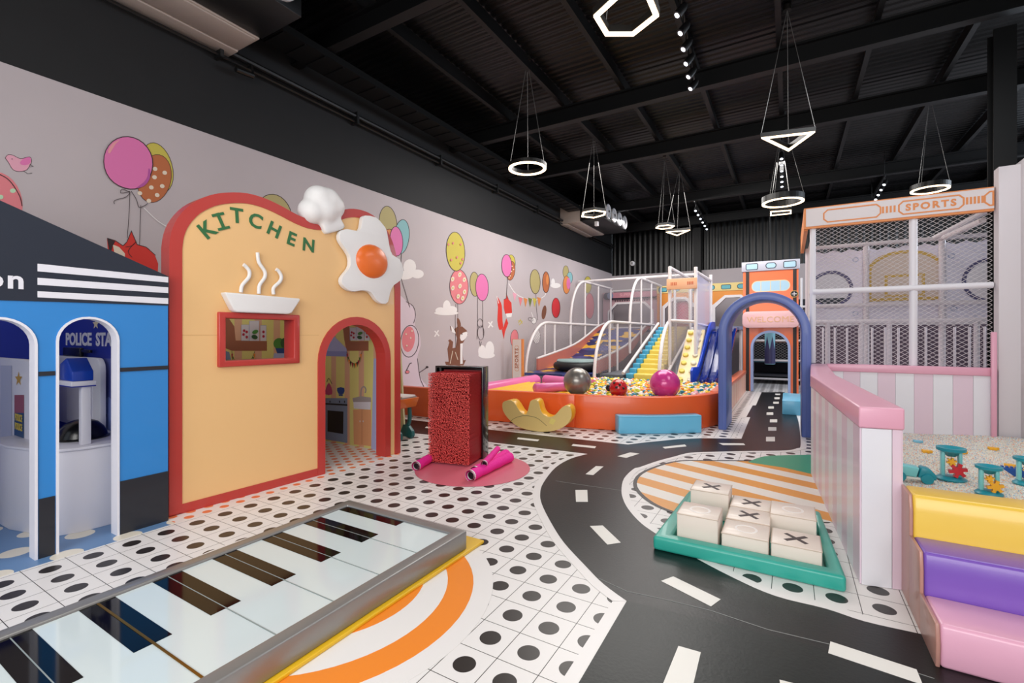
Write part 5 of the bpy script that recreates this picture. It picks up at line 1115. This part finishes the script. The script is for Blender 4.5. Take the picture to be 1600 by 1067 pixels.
for i in range(14): MB().tube([(.6+i*.2, 11.45, 0), (.6+i*.2, 11.45, 1.55)], .02, M('shaded tube'), 6).build('bar', None, ib)

# play table behind the kitchen
tb = thing('play_table', 'orange-topped play table with curved teal legs at the right end of the kitchen', 'table', (-4.55, 4.75, 0))
MB().prism([(-5.3, .43), (-4.39, .43), (-4.33, .56), (-5.3, .56)], AF, 4.50, 4.85, vinyl('table orange', '#DD6A20', .35)).build('tabletop', None, tb, bevel=.008)
MB().box((-5.3, 4.52, .56), (-4.36, 4.83, .575), M('table grey top', '#8E8E88', .4)).build('top_panel', None, tb); MB().box((-4.7, 4.55, .576), (-4.36, 4.8, .595), WHITE).build('paper', None, tb)
m_tlg = M('leg teal', '#1D5A5C', .4)
for y in (4.56, 4.79):
    for x in (-4.46, -5.15):
        P = smooth_path([Vector(q) for q in [(x, .43), (x+.01, .30), (x-.01, .20), (x-.05, .16)]], 4)
        MB().tube([(p.x, y, p.y) for p in P], .028, m_tlg, 8).build('leg', None, tb, smooth=True)
        MB().prism([(x-.16, .03), (x+.05, .0), (x+.08, .04), (x+.07, .10), (x, .17), (x-.09, .18)], AF, y-.03, y+.03, m_tlg).build('foot', None, tb, bevel=.008)
tag(MB().prism([(-5.4, .0), (-4.80, .0), (-4.90, 1.42), (-5.4, 1.42)], AF, 5.05, 5.08, vinyl('pale green board', '#CFC79A', .5)).build('leaning_board', None, None), 'pale green board standing behind the play table', 'board')

# ============================================================ CEILING FITTINGS
m_led = M('warm led', '#FFDDB4', .5, emit=5)
m_lh = M('lamp housing', '#15120F', .4)
def pendant(name, label, c, outer, w, h=.07, cat='pendant lamp'):
    ar_ = sum(p[0]*q[1]-q[0]*p[1] for p, q in zip(outer, outer[1:]+outer[:1]))
    if ar_ < 0: outer = list(reversed(outer))
    t = thing(name, label, cat, c)
    fn = lambda u, v, ww: (c[0]+u, c[1]+v, c[2]+ww)
    MB().ring(outer, inset(outer, w), fn, .012, h, m_lh).build('housing', None, t)
    MB().ring(inset(outer, .006), inset(outer, w-.006), fn, -.004, .012, m_led).build('light_diffuser', None, t)
    n = len(outer); P = [outer[0], outer[n//3], outer[2*n//3]]
    zt = 5.755-c[2]
    for p in P: MB().tube([fn(p[0]*.96, p[1]*.96, h), fn(0, 0, zt-.06)], .0035, M('steel wire', '#8A8886', .4, .6), 5, False).build('cable', None, t)
    MB().lathe([(.05, zt-.07), (.05, zt)], c, m_lh, 16).build('ceiling_cup', None, t)
    return t
def ngon(n, r, a0=0): return [(r*math.cos(a0+2*PI*i/n), r*math.sin(a0+2*PI*i/n)) for i in range(n)]
def at(px, py, z): p = F(px, py, z); return (p.x, p.y, z)
LZ = 4.0
def poly_at(c, px):
    return [(F(x, y, c[2]).x-c[0], F(x, y, c[2]).y-c[1]) for x, y in px]
c1 = at(979, 14, LZ)
H1 = poly_at(c1, [(926,26),(945,57),(990,57),(1031,25)]); m0 = ((H1[0][0]+H1[3][0])/2, (H1[0][1]+H1[3][1])/2)
H1 = H1+[(2*m0[0]-H1[1][0], 2*m0[1]-H1[1][1]), (2*m0[0]-H1[2][0], 2*m0[1]-H1[2][1])]
pendant('hexagon_pendant', 'large warm hexagon pendant lamp at the top of the ceiling', c1, H1, .05)
pendant('ring_pendant', 'warm ring pendant lamp hanging above the mural wall', at(824, 264, LZ), ngon(40, .30), .055)
pendant('triangle_pendant', 'large warm triangle pendant lamp hung on long wires', at(1230, 216, LZ), poly_at(at(1230, 216, LZ), [(1188,216),(1232,237),(1275,206)]), .045)
pendant('hexagon_pendant', 'hexagon pendant lamp in front of the far air cooler', at(928, 333, LZ), poly_at(at(928, 333, LZ), [(908,339),(928,341),(946,336),(947,331),(929,328.5),(910,332)]), .05)
pendant('ring_pendant', 'ring pendant lamp below the large triangle lamp', at(1223, 317, LZ), ngon(40, .37), .06, .13)
pendant('rectangle_pendant', 'small rectangular pendant lamp beneath the right ring lamp', at(1220, 332, LZ), poly_at(at(1220, 332, LZ), [(1203,337.5),(1237,334),(1237,328.5),(1203,331)]), .035)
pendant('hexagon_pendant', 'smallest hexagon pendant lamp over the slides', at(1039, 355, LZ), ngon(6, .23), .04)
pendant('triangle_pendant', 'small triangle pendant lamp over the slides', at(1062, 364, LZ), poly_at(at(1062, 364, LZ), [(1040,363),(1058,368.5),(1079,359.5)]), .04)
pendant('ring_pendant', 'ring pendant lamp just above the sports header', at(1453, 297, LZ), ngon(40, .28), .05, .10)
# track spots
m_sp = M('spot housing', '#0D0D0E', .4); m_spl = M('spot lens', '#E8F0FF', .3, emit=6)
def track(name, label, p0, p1, n, aim):
    t = thing(name, label, 'track light', p0); A, B = Vector(p0), Vector(p1)
    MB().tube([A+Vector((0, 0, .02)), B+Vector((0, 0, .02))], .02, m_sp, 4).build('rail', None, t)
    for q in (.1, .9): p = A+(B-A)*q; MB().tube([p, (p.x, p.y, 5.76)], .007, m_sp, 5).build('hanger', None, t)
    for i in range(n):
        p = A+(B-A)*((i+.5)/n); d = Vector(aim).normalized(); R = d.to_track_quat('Z', 'Y').to_matrix().to_4x4()
        MB().tube([p, p-Vector((0, 0, .12))], .008, m_sp, 6).build('stem', None, t)
        q = p-Vector((0, 0, .14)); sh = MB().lathe([(.03, -.10), (.045, -.06), (.05, .06)], q, m_sp, 12, R).build('spot_head', None, t, smooth=True)
        MB().lathe([(.030, 0), (.026, .003)], q+d*.061, m_spl, 12, R).build('lens', None, sh)
track('spot_track', 'track of white spotlights beside the large hexagon lamp', at(1060, -18, 5.15), at(1084, 128, 5.15), 6, (-.5, -.35, -.8))
track('spot_track', 'track of white spotlights seen between the triangle and ring lamps', at(1221, 228, 5.15), at(1222, 283, 5.15), 6, (0, -.3, -1))
track('spot_track', 'short track of spotlights over the orange facade', at(1085, 316, 5.15), at(1106, 352, 5.15), 6, (0, -.5, -.8))
track('spot_track', 'track of spotlights above the sports header', at(1385, 272, 5.15), at(1360, 318, 5.15), 6, (-.3, -.5, -.8))
# air coolers
m_cb = M('cooler beige', '#B5A69C', .45, .1); m_fan = M('fan guard white', '#C9C9CC', .35)
def cooler(y0, y1, nf, z0, label):
    t = thing('air_cooler', label, 'air conditioner', (-5.4, (y0+y1)/2, z0)); z1 = z0+.5
    MB().box((-6.08, y0, z0), (-5.42, y1, z1), m_cb).build('body', None, t, bevel=.008)
    MB().box((-6.06, y0+.02, z0-.03), (-5.84, y1-.02, z0), m_cb).build('bottom_strip', None, t, bevel=.005); MB().box((-5.82, y0+.04, z0-.02), (-5.44, y1-.04, z0), m_cb).build('drain_pan', None, t, bevel=.005)
    MB().box((-5.41, y0-.02, z0+.01), (-4.66, y1+.02, z1), m_sp).build('fan_box', None, t, bevel=.006)
    for i in range(nf):
        c = (-4.655, y0+(i+.5)*(y1-y0)/nf, z0+.26); R = Matrix.Rotation(PI/2, 4, 'Y')
        f = MB().lathe([(.215, 0), (.215, .04), (.19, .055), (.17, .03)], c, m_fan, 28, R).build('fan_guard', None, t, smooth=True)
        b = MB()
        for r in (.06, .11, .15): b.tube([(c[0]+.05, c[1]+r*math.cos(a*PI/8), c[2]+r*math.sin(a*PI/8)) for a in range(17)], .006, m_fan, 5, False)
        b.lathe([(.05, 0), (.04, .06)], c, M('fan hub', '#4A4C52', .4), 12, R); b.build('fan_grille', None, f)
    for y in (y0+.2, y1-.2):
        for x in (-5.9, -4.8): MB().tube([(x, y, z1), (x, y, 5.5)], .01, m_beam, 5).build('hanger_rod', None, t)
cooler(1.2, 3.27, 4, 4.92, 'large air cooler with beige underside at the top left corner')
cooler(13.2, 15.35, 4, 4.83, 'far air cooler with white round fans high on the left wall')
cc = thing('security_camera', 'small white dome security camera on the black back wall', 'camera', (-5.5, 18.0, 3.9))
p = onY(18.1, 988, 411.5); MB().lathe([(.09, 0), (.09, .08), (.05, .09)], (p.x, 18.172, p.z), WHITE, 16, Matrix.Rotation(PI/2, 4, 'X')).build('base', None, cc); MB().ball((p.x+.02, 18.06, p.z), .055, WHITE, 14, 10).build('dome', None, cc, smooth=True); MB().ball((p.x+.02, 18.01, p.z), .022, m_bp, 10, 8).build('lens', None, cc, smooth=True)
cc = thing('wall_camera', 'black bullet camera on a bracket below the near air cooler', 'camera', (-6.0, 3.6, 4.55))
p = onX(-6.0, 378, 116); MB().tube([(XL, p.y+.1, p.z+.15), (-5.95, p.y+.1, p.z+.15), (-5.92, p.y+.1, p.z)], .015, m_sp, 6).build('bracket', None, cc); MB().tube([(-5.92, p.y-.12, p.z-.02), (-5.92, p.y+.1, p.z)], .035, m_sp, 10).build('housing', None, cc)
tag(MB().box((-5.0, 13.3, 4.67), (-4.9, 13.4, 4.8), WHITE).build('junction_box', None, None, bevel=.005), 'small white box under the far air cooler', 'box')
